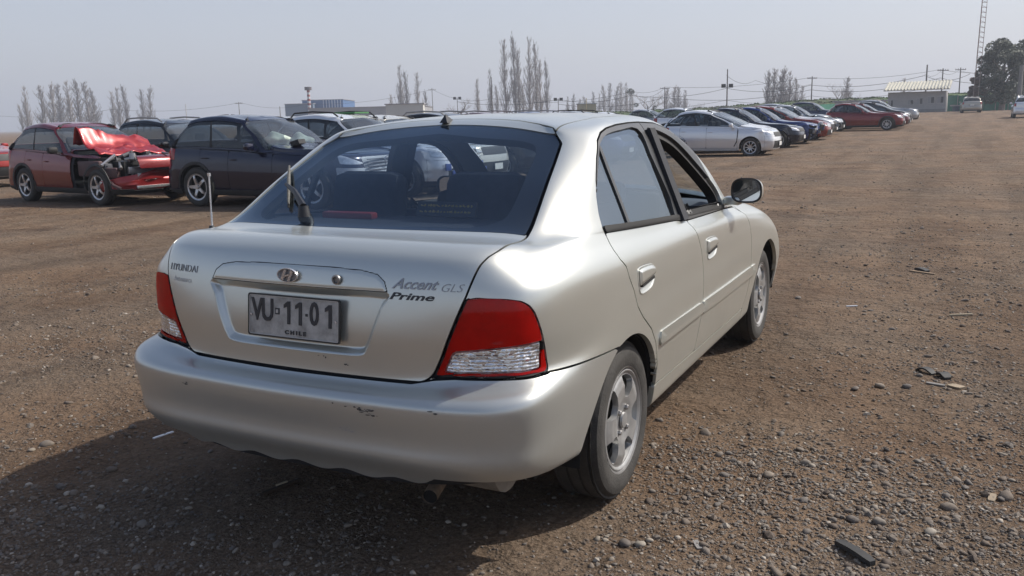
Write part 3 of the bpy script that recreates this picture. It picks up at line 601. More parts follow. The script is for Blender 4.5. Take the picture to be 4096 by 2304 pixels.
# --- wheels
def make_wheel_parts(R, W, rim_r, spokes, win_poly, rim_mat, tyre_mat, nuts=4, dish=.03, seg=80, detail=True, capr=.03):
    """tyre and rim meshes about the x axis, outer face towards +x"""
    h = W/2; k = R-rim_r
    prof = [(-h+.02, rim_r-.012), (-h+.004, rim_r+.004), (-h-.004, rim_r+k*.35), (-h+.002, rim_r+k*.7), (-h+.014, R-.012), (-h+.03, R-.003)]
    for g in (-.45, -.15, .15, .45):
        c = g*W*.8; prof += [(c-.006, R), (c-.004, R-.008), (c+.004, R-.008), (c+.006, R)]
    prof += [(h-.03, R-.003), (h-.014, R-.012), (h-.004, R-k*.2), (h+.0035, rim_r+k*.62), (h+.0045, rim_r+k*.5), (h+.002, rim_r+k*.22), (h-.004, rim_r+.008), (h-.007, rim_r+.004), (h-.012, rim_r-.006), (h-.03, rim_r-.014)]
    t = MB().lathe(prof, 'x', seg)
    if detail:   # shoulder blocks
        kk = len(prof)
        for i, (a, r) in enumerate(prof):
            if R-.014 < r <= R-.002 and abs(a) > h-.035:
                for j in range(seg):
                    if j % 2: 
                        p = t.v[i*seg+j]; s = (r-.005)/r; t.v[i*seg+j] = (p[0]-math.copysign(.003, a), p[1]*s, p[2]*s)
    tm = t.mesh('tyre')
    # rim face
    nr_, na = (34, 150) if detail else (16, 70)
    rr = np.linspace(.004, rim_r, nr_); aa = np.linspace(0, 2*pi, na+1)
    A, Rr = np.meshgrid(aa, rr)
    xo = np.interp(Rr/rim_r, [0, .12, .3, .45, .7, .86, .93, .97, 1.0], np.array([-.3, -.25, -.15, .1, .25, .0, -.25, .1, .0])*dish)+h-.006
    V = np.stack([xo, Rr*np.cos(A), Rr*np.sin(A)], 2)
    sec = 2*pi/spokes; af = (A+sec/2) % sec-sec/2
    uv = np.stack([(Rr*np.sin(af)).ravel(), (Rr*np.cos(af)).ravel()], 1)
    d = -poly_sdf(uv, round_poly(np.array(win_poly)*rim_r, True, 3))
    du = np.gradient(V, axis=1); dv = np.gradient(V, axis=0); N = np.cross(du, dv); N /= np.maximum(np.linalg.norm(N, axis=2, keepdims=True), 1e-9)
    N[:, 0] = N[:, -1] = (N[:, 0]+N[:, -1])/2
    N = N.reshape(-1, 3); V = V.reshape(-1, 3); N = np.where(N[:, :1] < 0, -N, N)
    F = grid_faces(nr_, na+1); F = fixwind(V, N, F)
    V, N, F, b = compact(*clip_mesh(V, N, F, d)); V, N, F = add_flange(V, N, F, b, .022)
    rm = make_mesh('rim', V, F, N); rm.materials.append(rim_mat)
    e = MB()
    e.lathe([(h-.012, rim_r-.004), (h-.004, rim_r+.006), (h-.002, rim_r+.011), (h-.006, rim_r+.013)], 'x', seg)
    e.lathe([(h-.014, rim_r-.003), (h-.10, rim_r-.018), (-h+.02, rim_r-.012)], 'x', seg)
    em = e.mesh('rim_lip')
    e = MB(); e.lathe([(h-.075, .001), (h-.07, rim_r*.66), (h-.085, rim_r*.68), (h-.085, rim_r*.97)], 'x', 40)
    bm_ = e.mesh('brake')
    nm = None
    if nuts:
        nm = []
        for q in range(nuts):
            e = MB(); w = 2*pi*(q+.5)/nuts; e.lathe([(h-.02, .011), (h-.002, .010), (h+.001, .006), (h+.001, .0005)], 'x', 6, (0, .0525*cos(w), .0525*sin(w))); nm.append(e.mesh('wheel_nut'))
    e = MB(); e.lathe([(h-.008, capr), (h-.0, capr*.93), (h+.001, capr*.5), (h+.001, .0005)], 'x', 24); cm = e.mesh('hub_cap')
    return tm, rm, em, bm_, nm, cm
def place_wheel(car, parts, loc, right, mats, steer=0.):
    tm, rm, em, bm_, nm, cm = parts
    w = empty('wheel', car, loc, (0, 0, (0 if right else pi)+steer))
    for nme, me, m in (('tyre', tm, mats[0]), ('rim', rm, mats[1]), ('rim_lip', em, mats[2] if len(mats) > 2 else mats[1]), ('brake_disc', bm_, DARK), ('hub_cap', cm, mats[1]))+tuple(('wheel_nut', q, STEEL) for q in (nm or ())):
        if me is None: continue
        if not me.materials: me.materials.append(m)
        o = bpy.data.objects.new(nme, me); COL.objects.link(o); o.parent = w
        if me.materials[0] != m: o.material_slots[0].link = 'OBJECT'; o.material_slots[0].material = m
    return w
TYRE = mat('tyre_rubber', (.045, .042, .038), .78, var=.35, vscale=18, bump=.25, bscale=140)
RIM_S = mat('silver_wheel', (.40, .40, .395), .42, .6, var=.12, vscale=20)
RIM_L = mat('dull_rim', (.22, .215, .21), .5, .7, var=.2, vscale=20)
HWIN = [(-.115, .48), (0, .45), (.115, .48), (.22, .66), (.31, .82), (.20, .875), (0, .90), (-.20, .875), (-.31, .82), (-.22, .66)]
hw = make_wheel_parts(.288, .185, .186, 5, HWIN, RIM_S, TYRE, 4, .03, 96)
for sx in (1, -1):
    for yy in (0, 2.44): place_wheel(hero, hw, (sx*.705, yy, .287), sx > 0, (TYRE, RIM_S, RIM_L), 0)
# --- small parts on the tail
def conform(v, f, cx, cz, dy, name, m, parent, src='hatch'):
    out = []
    for x, y, z in v:
        px_, pz_ = cx+x, cz+y
        h = hbvh.ray_cast(Vector((abs(px_)+1e-5, -3, pz_)), Vector((0, 1, 0)))[0]
        out.append((px_, (h.y if h else -.8)-dy-z, pz_))
    me = bpy.data.meshes.new(name); me.from_pydata(out, [], f); me.update(); return obj(name, me, m, parent)
LET = mat('badge_grey', (.30, .30, .31), .3, .7); LETD = mat('badge_dark', (.03, .03, .033), .4)
v, f = text_geo('HYUNDAI', .034, .0012, spacing=1.05, offset=-.0009); s_ = .148/np.ptp(v[:, 0]); v[:, 0] *= s_; conform(v, f, -.503, .905, .0015, 'badge_letters', LET, hatch)
v, f = text_geo('Automarca', .026, .0004); v[:, 0] *= .098/np.ptp(v[:, 0]); conform(v, f, -.503, .868, .0008, 'dealer_letters', mat('dealer_sticker', (.72, .71, .66), .5), hatch)
v, f = text_geo('Accent', .046, .0014, shear=.5, offset=.0006); v[:, 0] *= .150/np.ptp(v[:, 0]); v[:, 1] *= .9; conform(v, f, .433, .909, .0015, 'badge_letters', LET, hatch)
v, f = text_geo('GLS', .033, .0012, shear=.35, offset=-.0007); v[:, 0] *= .066/np.ptp(v[:, 0]); conform(v, f, .549, .902, .0015, 'badge_letters', LET, hatch)
v, f = text_geo('Prime', .028, .0006, shear=.3, offset=.0007); v[:, 0] *= .145/np.ptp(v[:, 0]); conform(v, f, .427, .8735, .0008, 'sticker_letters', LETD, hatch)
# emblem: oval ring with a slanted H
mb = MB(); ex, ez, ey = -.012, .916, -.806-.012
n = 40; v = []; f = []
for i in range(n):
    w = 2*pi*i/n
    for (r, dyy) in ((.86, 0), (.90, -.006), (.97, -.006), (1.0, 0)): v.append((ex+.041*r*cos(w), ey+dyy, ez+.0225*r*sin(w)))
for i in range(n):
    for k in range(3):
        a = i*4+k; b = ((i+1) % n)*4+k; f.append((a, b, b+1, a+1))
mb.add(v, f, True)
Mh = lambda pts: [(ex+x, z) for x, z in pts]
for pts in ([(-.026, -.013), (-.016, -.016), (.000, .018), (-.008, .019)], [(.008, -.019), (.0, -.018), (.016, .016), (.026, .013)], [(-.013, -.006), (-.010, .0005), (.013, .006), (.010, -.0005)]):
    mb.add([(ex+x, ey-.001, ez+z) for x, z in pts]+[(ex+x, ey-.007, ez+z) for x, z in pts], [(0, 1, 2, 3), (7, 6, 5, 4)]+[(i, (i+1) % 4, 4+(i+1) % 4, 4+i) for i in range(4)])
mb.build('oval_emblem', CHROME, bar)
mb = MB(); v = [(ex+.036*cos(2*pi*i/n), ey+.001, ez+.0195*sin(2*pi*i/n)) for i in range(n)]; mb.add(v, [tuple(range(n))]); mb.build('emblem_field', mat('emblem_grey', (.30, .30, .31), .4, .3), bar)
mb = MB(); mb.lathe([(-.812, .0155), (-.818, .015), (-.819, .0105), (-.812, .010), (-.812, .001)], 'y', 20, (.172, 0, .912)); mb.build('lock_barrel', STEEL, bar)
# number plate
ply, plz, plt = -.8245, .783, .11
Mp = Matrix.Translation((.004, ply, plz)) @ Matrix.Rotation(-plt, 4, 'X') @ Matrix.Rotation(pi/2, 4, 'X')
def rrect(w, h, r, n=5):
    o = []
    for cx, cy, a0 in ((w/2-r, h/2-r, 0), (-w/2+r, h/2-r, 90), (-w/2+r, -h/2+r, 180), (w/2-r, -h/2+r, 270)):
        for k in range(n): a = RAD(a0+90*k/(n-1)); o.append((cx+r*cos(a), cy+r*sin(a)))
    return o
PLM = mat('plate_aged', (.40, .39, .37), .5, .25, var=.38, vscale=22)
mb = MB(); mb.prism(rrect(.362, .132, .008), 0, .003, Mp); plate = mb.build('number_plate', PLM, hatch)
def ring(mb, w, h, r, t, z0, z1, M):
    a = rrect(w, h, r); b = rrect(w-2*t, h-2*t, max(r-t, .002)); n = len(a)
    v = [M @ Vector((*p, z0)) for p in a]+[M @ Vector((*p, z1)) for p in a]+[M @ Vector((*p, z1)) for p in b]+[M @ Vector((*p, z0)) for p in b]
    f = []
    for k in range(3):
        for i in range(n): f.append((k*n+i, k*n+(i+1) % n, (k+1)*n+(i+1) % n, (k+1)*n+i))
    mb.add(v, f)
mb = MB(); ring(mb, .366, .136, .009, .0045, 0, .0065, Mp); mb.build('plate_frame', mat('plate_frame_black', (.03, .03, .03), .4), plate)
mb = MB(); ring(mb, .356, .126, .007, .0016, .003, .0055, Mp); mb.build('plate_rim', mat('plate_rim_grey', (.55, .54, .52), .4, .3), plate)
PLK = mat('plate_ink', (.035, .035, .038), .5, var=.3, vscale=60)
def plate_text(s, cx, cy, size, sx=1., m=PLK, name='plate_character'):
    v, f = text_geo(s, size, .0012, offset=.0019 if size > .05 else .0006); v[:, 0] *= sx
    me = bpy.data.meshes.new(name); me.from_pydata([Mp @ Vector((x+cx, y+cy, z+.0045)) for x, y, z in v], [], f); me.update(); return obj(name, me, m, plate)
for s, cx in (('V', -.146), ('U', -.103), ('0', .084)): plate_text(s, cx, .014, .100, .74)
for cx in (-.024, .022, .138):
    mb = MB(); mb.prism([(cx+.002, -.022), (cx+.013, -.022), (cx+.013, .050), (cx+.003, .050), (cx-.012, .039), (cx-.012, .028), (cx+.002, .034)], .003, .0058, Mp); mb.build('plate_character', PLK, plate)
plate_text('C H I L E', .01, -.048, .017, 1.3)
for c_, d_, nm_ in (((.054, .012, .004), (.008, .008, .003), 'plate_dot'), ((-.063, .016, .004), (.017, .020, .002), 'plate_crest'), ((-.170, .0, .005), (.006, .006, .003), 'plate_bolt'), ((.168, .0, .005), (.006, .006, .003), 'plate_bolt')):
    mb = MB(); mb.box(c_, d_)
    for q in range(len(mb.v)): mb.v[q] = tuple(Mp @ Vector(mb.v[q]))
    mb.build(nm_, PLK if nm_ != 'plate_bolt' else CHROME, plate)
mb = MB(); mb.box((-.063, .016, .0055), (.009, .011, .001)); mb.v = [tuple(Mp @ Vector(q)) for q in mb.v]; mb.build('crest_field', PLM, plate)
# wiper
def on_glass(x, y, lift): 
    h = hbvh.ray_cast(Vector((abs(x), y, 3)), Vector((0, 0, -1)))[0]; return Vector((x, y, h.z+lift))
wp = [on_glass(-.27, -.423, .03), on_glass(-.36, -.36, .05), on_glass(-.45, -.30, .045)]
mb = MB(); mb.tube([on_glass(-.262, -.43, -.004), on_glass(-.265, -.427, .035)], [.024, .018], 14); mb.tube(wp, [.014, .010, .007], 8); wiper = mb.build('rear_wiper', BLACK, hatch)
mb = MB(); b0 = on_glass(-.595, -.11, .016); b1 = on_glass(-.372, -.385, .016); 
mb.tube([b0, (b0+b1)/2+Vector((0, 0, .008)), b1], [.005, .008, .005], 6); mb.tube([b0-Vector((0, 0, .008)), b1-Vector((0, 0, .008))], .004, 6); mb.build('wiper_blade', mat('worn_wiper', (.12, .115, .10), .7, var=.4, vscale=60), wiper)
# washer jet, aerial, exhaust
mb = MB(); c = on_glass(-.02, .185, 0); mb.add([c+Vector(p) for p in ((-.018, -.03, -.002), (.018, -.03, -.002), (.014, .05, -.002), (-.014, .05, -.002), (0, -.012, .032))], [(0, 1, 4), (1, 2, 4), (2, 3, 4), (3, 0, 4)]); mb.build('washer_jet', BLACK, hatch)
ab = Vector((-.70, -.449, .982)); at_ = Vector((-.70, -.44, 1.19))
mb = MB(); mb.tube([ab-Vector((0, 0, .01)), ab+Vector((0, 0, .006)), ab+Vector((0, 0, .022))], [.016, .015, .009], 12); aer = mb.build('aerial_base', BLACK, hero)
mb = MB(); mb.tube([ab, ab.lerp(at_, .35)], .0042, 8); mb.tube([ab.lerp(at_, .33), at_], .0030, 8); mb.tube([at_, at_+Vector((0, 0, .012))], .0065, 8); mb.build('aerial_mast', CHROME, aer)
RUST = mat('rusty_pipe', (.24, .18, .13), .8, .3, var=.5, vscale=30)
mb = MB(); mb.tube([(.40, -.50, .29), (.43, -.66, .275), (.462, -.80, .258)], .024, 16, False); ex_ = mb.build('exhaust_pipe', RUST, hero); mb = MB(); mb.tube([(.4615, -.797, .2585), (.455, -.76, .262)], [.0215, .021], 16, True); mb.build('pipe_mouth', mat('pipe_hollow_shade', (.006, .006, .006), .95), ex_)  # black plug in the tip: shade of the hollow pipe put into colour
mb = MB(); mb.lathe([(-.02, .02), (0, .10), (.35, .10), (.37, .02)], 'x', 24, (.28, -.60, .33)); mb.build('silencer', mat('silencer_steel', (.30, .28, .25), .6, .5, var=.4), ex_)
# door mirror
def mirror_unit(sx, par):
    n, k = 28, 10; c = Vector((sx*.876, 1.585, .988)); v = []; f = []
    for i in range(k+1):
        t = i/k; e = math.sqrt(max(0, 1-t**2.4)) if i < k else .02
        for j in range(n):
            w = 2*pi*j/n; cw, sw = cos(w), sin(w); q = 2/2.9
            xx = math.copysign(abs(cw)**q, cw)*.078*e; zz = math.copysign(abs(sw)**q, sw)*.066*e
            if zz < 0: zz *= .92
            v.append(c+Vector((sx*(xx+.01*t), .10*t+ (-.02+.25*xx)*1.0*(1-t)*0 + .0, zz-.012*t)))
    for i in range(k):
        for j in range(n): a = i*n+j; b = i*n+(j+1) % n; f.append((a, b, b+n, a+n))
    mb = MB(); mb.add(v, f, True); mb.box((sx*.80, 1.625, .935), (.09, .07, .045), bevel=.015); h = mb.build('door_mirror', PAINT, par)
    mb = MB(); r0 = [c+Vector((sx*math.copysign(abs(cos(2*pi*j/n))**.69, cos(2*pi*j/n))*.078, 0, (1 if sin(2*pi*j/n) > 0 else .92)*math.copysign(abs(sin(2*pi*j/n))**.69, sin(2*pi*j/n))*.066)) for j in range(n)]
    r1 = [c+(p-c)*.93+Vector((0, -.002, 0)) for p in r0]; r2 = [c+(p-c)*.84+Vector((0, .012, 0)) for p in r0]
    mb.add(r0+r1+r2, [(k*n+j, k*n+(j+1) % n, (k+1)*n+(j+1) % n, (k+1)*n+j) for k in range(2) for j in range(n)], True); mb.build('mirror_rim', BLACK, h)
    mb = MB(); mb.add([c+(p-c)*.85+Vector((0, .010-.12*(p-c).x*sx*0, 0)) for p in r0], [tuple(range(n))]); mb.build('mirror_glass', mat('mirror_silver', (.8, .82, .84), .02, 1.), h)
mirror_unit(1, FDR); mirror_unit(-1, FDL)
# --- cabin
def seat(name, x, y, w, tall):
    mb = MB(); mb.box((x, y, .52), (w, .52, .16), bevel=.05); mb.box((x, y-.26, .76), (w, .15, .54), rx=-.28, bevel=.06)
    if tall: mb.box((x, y-.36, 1.03), (w*.4, .08, .10), rx=-.2, bevel=.03)
    return mb.build(name, SEAT, hero)
seat('front_seat', .37, 1.28, .50, True); seat('front_seat', -.37, 1.28, .50, True)
mb = MB(); mb.box((0, .40, .50), (1.2, .5, .16), bevel=.05); mb.box((0, .08, .78), (1.2, .14, .5), rx=-.3, bevel=.05); mb.build('rear_seat', SEAT, hero)
for xx in (.26, -.27):
    mb = MB(); mb.box((xx, -.02, 1.075), (.33, .11, .22), rx=-.2, bevel=.05); mb.build('rear_headrest', SEAT, hero)
mb = MB(); mb.box((0, -.27, .995), (1.22, .42, .02), rx=.05); mb.build('parcel_shelf', INNER, hero)
mb = MB(); mb.box((0, 1.78, .80), (1.36, .32, .24), bevel=.06); mb.box((0, 1.70, .62), (.4, .3, .3), bevel=.04); dash = mb.build('dashboard', mat('dash_plastic', (.045, .06, .085), .6, var=.15), hero)
mb = MB(); ring(mb, .15, .085, .02, .010, 0, .012, Matrix.Translation((.58, 1.605, .85)) @ Matrix.Rotation(pi/2, 4, 'X'))
for k in range(5): mb.box((.58, 1.612, .82+.015*k), (.13, .012, .006), rx=.5)
mb.build('air_vent', mat('vent_grey', (.16, .17, .18), .5), dash)
mb = MB(); v = []; n = 28
mb.tube([Vector((-.37+.18*cos(2*pi*i/n), 1.47+.07*sin(2*pi*i/n), .86+.165*sin(2*pi*i/n))) for i in range(n+1)], .014, 8, False); mb.box((-.37, 1.49, .86), (.12, .03, .1), bevel=.02); mb.box((-.37, 1.48, .86), (.34, .015, .03)); mb.build('steering_wheel', BLACK, dash)
for sx in (1, -1):
    mb = MB(); mb.box((sx*.70, .79, 1.12), (.04, .07, .42), ry=-sx*.38); mb.build('pillar_trim', INNER, hero)
mb = MB(); mb.box((-.105, -.372, 1.052), (.22, .04, .024), bevel=.007); mb.build('brake_light', mat('red_brake_light', (.22, .016, .012), .4), hatch)
mb = MB(); mb.box((0, 1.15, 1.245), (.22, .03, .06), bevel=.01); mb.build('inside_mirror', BLACK, hero)

mb = MB(); mb.box((.16, -.14, 1.055), (.25, .012, .055), rx=-.35); sgn = mb.build('shelf_board', mat('board_black', (.012, .012, .012), .4), hero)
mb = MB()
for r_ in range(2):
    xx = .055
    while xx < .27:
        w_ = random.uniform(.006, .016); mb.box((xx, -.1455+.343*(.013-.022*r_), 1.068-.022*r_), (w_, .004, random.uniform(.004, .010)), ry=random.uniform(-.6, .6)); xx += w_+random.uniform(.003, .007)
mb.build('gilt_strokes', mat('gilt', (.45, .33, .10), .4, .5), sgn)
# ------------------------------------------------------------------ ground
def vnoise(p, seed=0):
    """2-D value noise, -1..1"""
    i = np.floor(p).astype(np.int64); f = p-i; u = f*f*(3-2*f)
    def h(a, b): 
        n = (a*374761393+b*668265263+seed*69069) & 0xffffffff; n = ((n ^ (n >> 13))*1274126177) & 0xffffffff
        return ((n ^ (n >> 16)) & 0xffff)/32767.5-1
    a = h(i[:, 0], i[:, 1]); b = h(i[:, 0]+1, i[:, 1]); c = h(i[:, 0], i[:, 1]+1); d = h(i[:, 0]+1, i[:, 1]+1)
    return (a*(1-u[:, 0])+b*u[:, 0])*(1-u[:, 1])+(c*(1-u[:, 0])+d*u[:, 0])*u[:, 1]
def fbm(p, o=4, seed=0):
    s = 0; a = 1.
    for k in range(o): s = s+a*vnoise(p*2**k, seed+k); a *= .5
    return s
def sm(a, b, x): t = np.clip((x-a)/(b-a), 0, 1); return t*t*(3-2*t)
def terrain(x, y):
    """the yard: dips a little towards the left row, rises towards the hut"""
    x = np.asarray(x, float); y = np.asarray(y, float)
    z = -.08*sm(-3.5, -10, x)*sm(60, 25, y)*sm(-4, 2, y)
    z = z+.8*np.clip((y-28)/74, 0, 1.1)**1.1*sm(-60, -16, x)
    return z
def gz(x, y): return float(terrain(np.array([x]), np.array([y]))[0])
def relief(x, y):
    p = np.stack([x, y], 1); r = np.hypot(x-CAM_POS[0], y-CAM_POS[1])
    car = np.exp(-((np.abs(x)/.9)**4+(np.abs(y-1.2)/1.9)**4))
    return (.016*fbm(p*.9, 4, 3)+.007*fbm(p*7, 2, 9))*np.exp(-r/14)*(1-.85*car)-.006
def ground_point(px, py):
    d = pix_ray(px, py); z = 0.
    for _ in range(12):
        t = (z-CAM_POS[2])/d[2]; p = CAM_POS+t*d; z = gz(p[0], p[1])
    return Vector((p[0], p[1], z))
rad = np.concatenate([np.geomspace(.25, 40, 230), np.geomspace(41.5, 3000, 70)]); ang = np.linspace(0, 2*pi, 521)[:-1]
A_, R_g = np.meshgrid(ang, rad)
gx = (CAM_POS[0]+R_g*np.cos(A_)).ravel(); gy = (CAM_POS[1]+R_g*np.sin(A_)).ravel()
gV = np.stack([gx, gy, terrain(gx, gy)+relief(gx, gy)], 1)
nr_, na_ = A_.shape
ii = (np.arange(nr_-1)[:, None]*na_+np.arange(na_)[None]).ravel(); jj = (np.arange(nr_-1)[:, None]*na_+(np.arange(na_)+1)[None] % na_).ravel()
gF = np.stack([ii, jj, jj+na_, ii+na_], 1)[:, ::-1]
gm, nt, b = nodes_of('dirt_ground')
tc = N_(nt, 'ShaderNodeTexCoord')
def gn(scale, det=8., ro=.6): 
    n = N_(nt, 'ShaderNodeTexNoise', Scale=scale, Detail=det, Roughness=ro); nt.links.new(tc.outputs['Object'], n.inputs['Vector']); return n.outputs['Fac']
dirt = ramp(nt, gn(.9), [(.28, (.126, .074, .043)), (.5, (.204, .135, .085)), (.74, (.258, .187, .127))]).outputs[0]
red = ramp(nt, gn(.55, 3.), [(.60, (0, 0, 0)), (.78, (1, 1, 1))]).outputs[0]
dirt = mixc(nt, mth(nt, 'MULTIPLY', red, .6), dirt, (.145, .076, .045))
grit = ramp(nt, gn(60., 4., .75), [(.35, (.060, .047, .038)), (.52, (.15, .117, .088)), (.70, (.27, .225, .18))]).outputs[0]
patch = ramp(nt, gn(.42, 6., .65), [(.42, (0, 0, 0)), (.58, (1, 1, 1))]).outputs[0]
col = mixc(nt, mth(nt, 'ADD', mth(nt, 'MULTIPLY', patch, .50), .14), dirt, grit)
mpt_ = N_(nt, 'ShaderNodeMapping'); mpt_.inputs['Rotation'].default_value = (0, 0, .12); mpt_.inputs['Scale'].default_value = (1.1, .09, 1); nt.links.new(tc.outputs['Object'], mpt_.inputs[0])
trk = N_(nt, 'ShaderNodeTexNoise', Scale=1., Detail=5., Roughness=.6); nt.links.new(mpt_.outputs[0], trk.inputs['Vector'])
trk_c = ramp(nt, trk.outputs['Fac'], [(.38, (.66, .63, .60)), (.50, (1, 1, 1)), (.66, (1.22, 1.20, 1.18))]).outputs[0]      # packed wheel lanes and looser ridges
tm_ = N_(nt, 'ShaderNodeMix', data_type='RGBA', blend_type='MULTIPLY'); tm_.inputs[0].default_value = .6; nt.links.new(col, tm_.inputs[6]); nt.links.new(trk_c, tm_.inputs[7]); col = tm_.outputs[2]
damp = ramp(nt, gn(.8, 4., .6), [(.62, (1, 1, 1)), (.74, (.55, .50, .47))]).outputs[0]
tm_ = N_(nt, 'ShaderNodeMix', data_type='RGBA', blend_type='MULTIPLY'); tm_.inputs[0].default_value = 1.; nt.links.new(col, tm_.inputs[6]); nt.links.new(damp, tm_.inputs[7]); col = tm_.outputs[2]
vor = N_(nt, 'ShaderNodeTexVoronoi', Scale=75.); nt.links.new(tc.outputs['Object'], vor.inputs['Vector'])
spk = ramp(nt, vor.outputs['Color'], [(.0, (.6, .6, .6)), (1., (1.35, 1.3, 1.25))])
sc_ = N_(nt, 'ShaderNodeMix', data_type='RGBA', blend_type='MULTIPLY'); sc_.inputs[0].default_value = .6; nt.links.new(col, sc_.inputs[6]); nt.links.new(spk.outputs[0], sc_.inputs[7])
nt.links.new(sc_.outputs[2], b.inputs['Base Color']); b.inputs['Roughness'].default_value = .95; b.inputs['Specular IOR Level'].default_value = .25
b1 = N_(nt, 'ShaderNodeBump', Strength=.8, Distance=.012); nt.links.new(vor.outputs['Distance'], b1.inputs['Height'])
b2 = N_(nt, 'ShaderNodeBump', Strength=.9, Distance=.05); nt.links.new(gn(22., 6., .7), b2.inputs['Height']); nt.links.new(b1.outputs[0], b2.inputs['Normal'])
b3 = N_(nt, 'ShaderNodeBump', Strength=.6, Distance=.25); nt.links.new(gn(2.6, 4., .6), b3.inputs['Height']); nt.links.new(b2.outputs[0], b3.inputs['Normal'])
nt.links.new(b3.outputs[0], b.inputs['Normal'])
ground = obj('ground', make_mesh('ground', gV, gF), gm); ground['kind'] = 'structure'
gbvh = None
# --- loose stones: one uncountable mass of instances
pcol = bpy.data.collections.new('pebble_shapes')
pm, nt, b = nodes_of('pebble_stone'); oi = N_(nt, 'ShaderNodeObjectInfo')
r_ = ramp(nt, oi.outputs['Random'], [(0, (.080, .060, .046)), (.25, (.130, .100, .076)), (.5, (.170, .140, .112)), (.75, (.115, .102, .092)), (.93, (.23, .195, .155)), (1., (.36, .32, .27))])
nt.links.new(r_.outputs[0], b.inputs['Base Color']); b.inputs['Roughness'].default_value = .85
for k in range(7):
    bm = bmesh.new(); bmesh.ops.create_icosphere(bm, subdivisions=2 if k < 3 else 1, radius=1)
    sx, sy, sz = random.uniform(.8, 1.25), random.uniform(.6, .95), random.uniform(.35, .65)
    for v in bm.verts:
        j = 1+.22*math.sin(v.co.x*3.1+k)*math.cos(v.co.y*2.7+2*k)+random.uniform(-.09, .09)
        v.co = Vector((v.co.x*sx, v.co.y*sy, v.co.z*sz))*j
    me = bpy.data.meshes.new('pebble'); bm.to_mesh(me); bm.free(); me.materials.append(pm)
    if k < 4: me.polygons.foreach_set('use_smooth', [True]*len(me.polygons))
    po = bpy.data.objects.new('pebble_shape', me); pcol.objects.link(po)
def scatter():
    out = []
    yaw = CAM_YPR[0]; half = RAD(46)
    n1 = 84000; r = np.sqrt(rs.uniform(1.0**2, 3.6**2, n1)); out.append(r)
    n2 = 130000; u = rs.uniform(0, 1, n2); a, b_ = 3.6**-.5, 34**-.5; out.append((a+(b_-a)*u)**-2)
    r = np.concatenate(out); th = yaw+rs.uniform(-half, half, len(r))
    x = CAM_POS[0]-np.sin(th)*r; y = CAM_POS[1]+np.cos(th)*r
    p = np.stack([x, y], 1); m = .30+.75*fbm(p*.42, 3, 21)+.35*fbm(p*1.7, 2, 5)+.55*np.exp(-(r/3.6)**2)+.25*sm(1.2, 3.2, x)*sm(9, 4, y)-.30*sm(-1.5, -4., x)
    keep = rs.uniform(0, 1, len(r)) < np.clip(m*.95+.10, .07, 1)
    return x[keep], y[keep], r[keep]
px_, py_, pr_ = scatter(); npb = len(px_)
size = .0040*np.exp(rs.normal(0, .48, npb))*(1+pr_*.045); big = rs.uniform(0, 1, npb); size = np.where(big > .985, size*2.1, size); size = np.minimum(size, .027)
# no stones inside the tyres
pz_ = terrain(px_, py_)+relief(px_, py_)+size*.12
me = bpy.data.meshes.new('gravel'); me.vertices.add(npb); me.vertices.foreach_set('co', np.stack([px_, py_, pz_], 1).astype(np.float32).ravel())
a = me.attributes.new('psize', 'FLOAT', 'POINT'); a.data.foreach_set('value', size.astype(np.float32))
a = me.attributes.new('pidx', 'INT', 'POINT'); a.data.foreach_set('value', rs.randint(0, 7, npb).astype(np.int32))
a = me.attributes.new('prot', 'FLOAT_VECTOR', 'POINT'); a.data.foreach_set('vector', np.stack([rs.normal(0, .25, npb), rs.normal(0, .25, npb), rs.uniform(0, 6.28, npb)], 1).astype(np.float32).ravel())
me.update(); gravel = obj('gravel', me); gravel['kind'] = 'stuff'; gravel['label'] = 'loose grey and brown stones scattered over the dirt yard'; gravel['category'] = 'gravel'
ng = bpy.data.node_groups.new('scatter_stones', 'GeometryNodeTree')
ng.interface.new_socket('Geometry', in_out='INPUT', socket_type='NodeSocketGeometry'); ng.interface.new_socket('Geometry', in_out='OUTPUT', socket_type='NodeSocketGeometry')
gi = ng.nodes.new('NodeGroupInput'); go = ng.nodes.new('NodeGroupOutput'); ip = ng.nodes.new('GeometryNodeInstanceOnPoints'); ci = ng.nodes.new('GeometryNodeCollectionInfo')
ci.inputs['Collection'].default_value = pcol; ci.inputs['Separate Children'].default_value = True; ci.inputs['Reset Children'].default_value = True
def attr(nm, dt): n = ng.nodes.new('GeometryNodeInputNamedAttribute'); n.data_type = dt; n.inputs['Name'].default_value = nm; return n.outputs['Attribute']
ip.inputs['Pick Instance'].default_value = True
L = ng.links.new; L(gi.outputs[0], ip.inputs['Points']); L(ci.outputs[0], ip.inputs['Instance']); L(attr('pidx', 'INT'), ip.inputs['Instance Index']); L(attr('prot', 'FLOAT_VECTOR'), ip.inputs['Rotation']); L(attr('psize', 'FLOAT'), ip.inputs['Scale']); L(ip.outputs[0], go.inputs[0])
md = gravel.modifiers.new('scatter', 'NODES'); md.node_group = ng
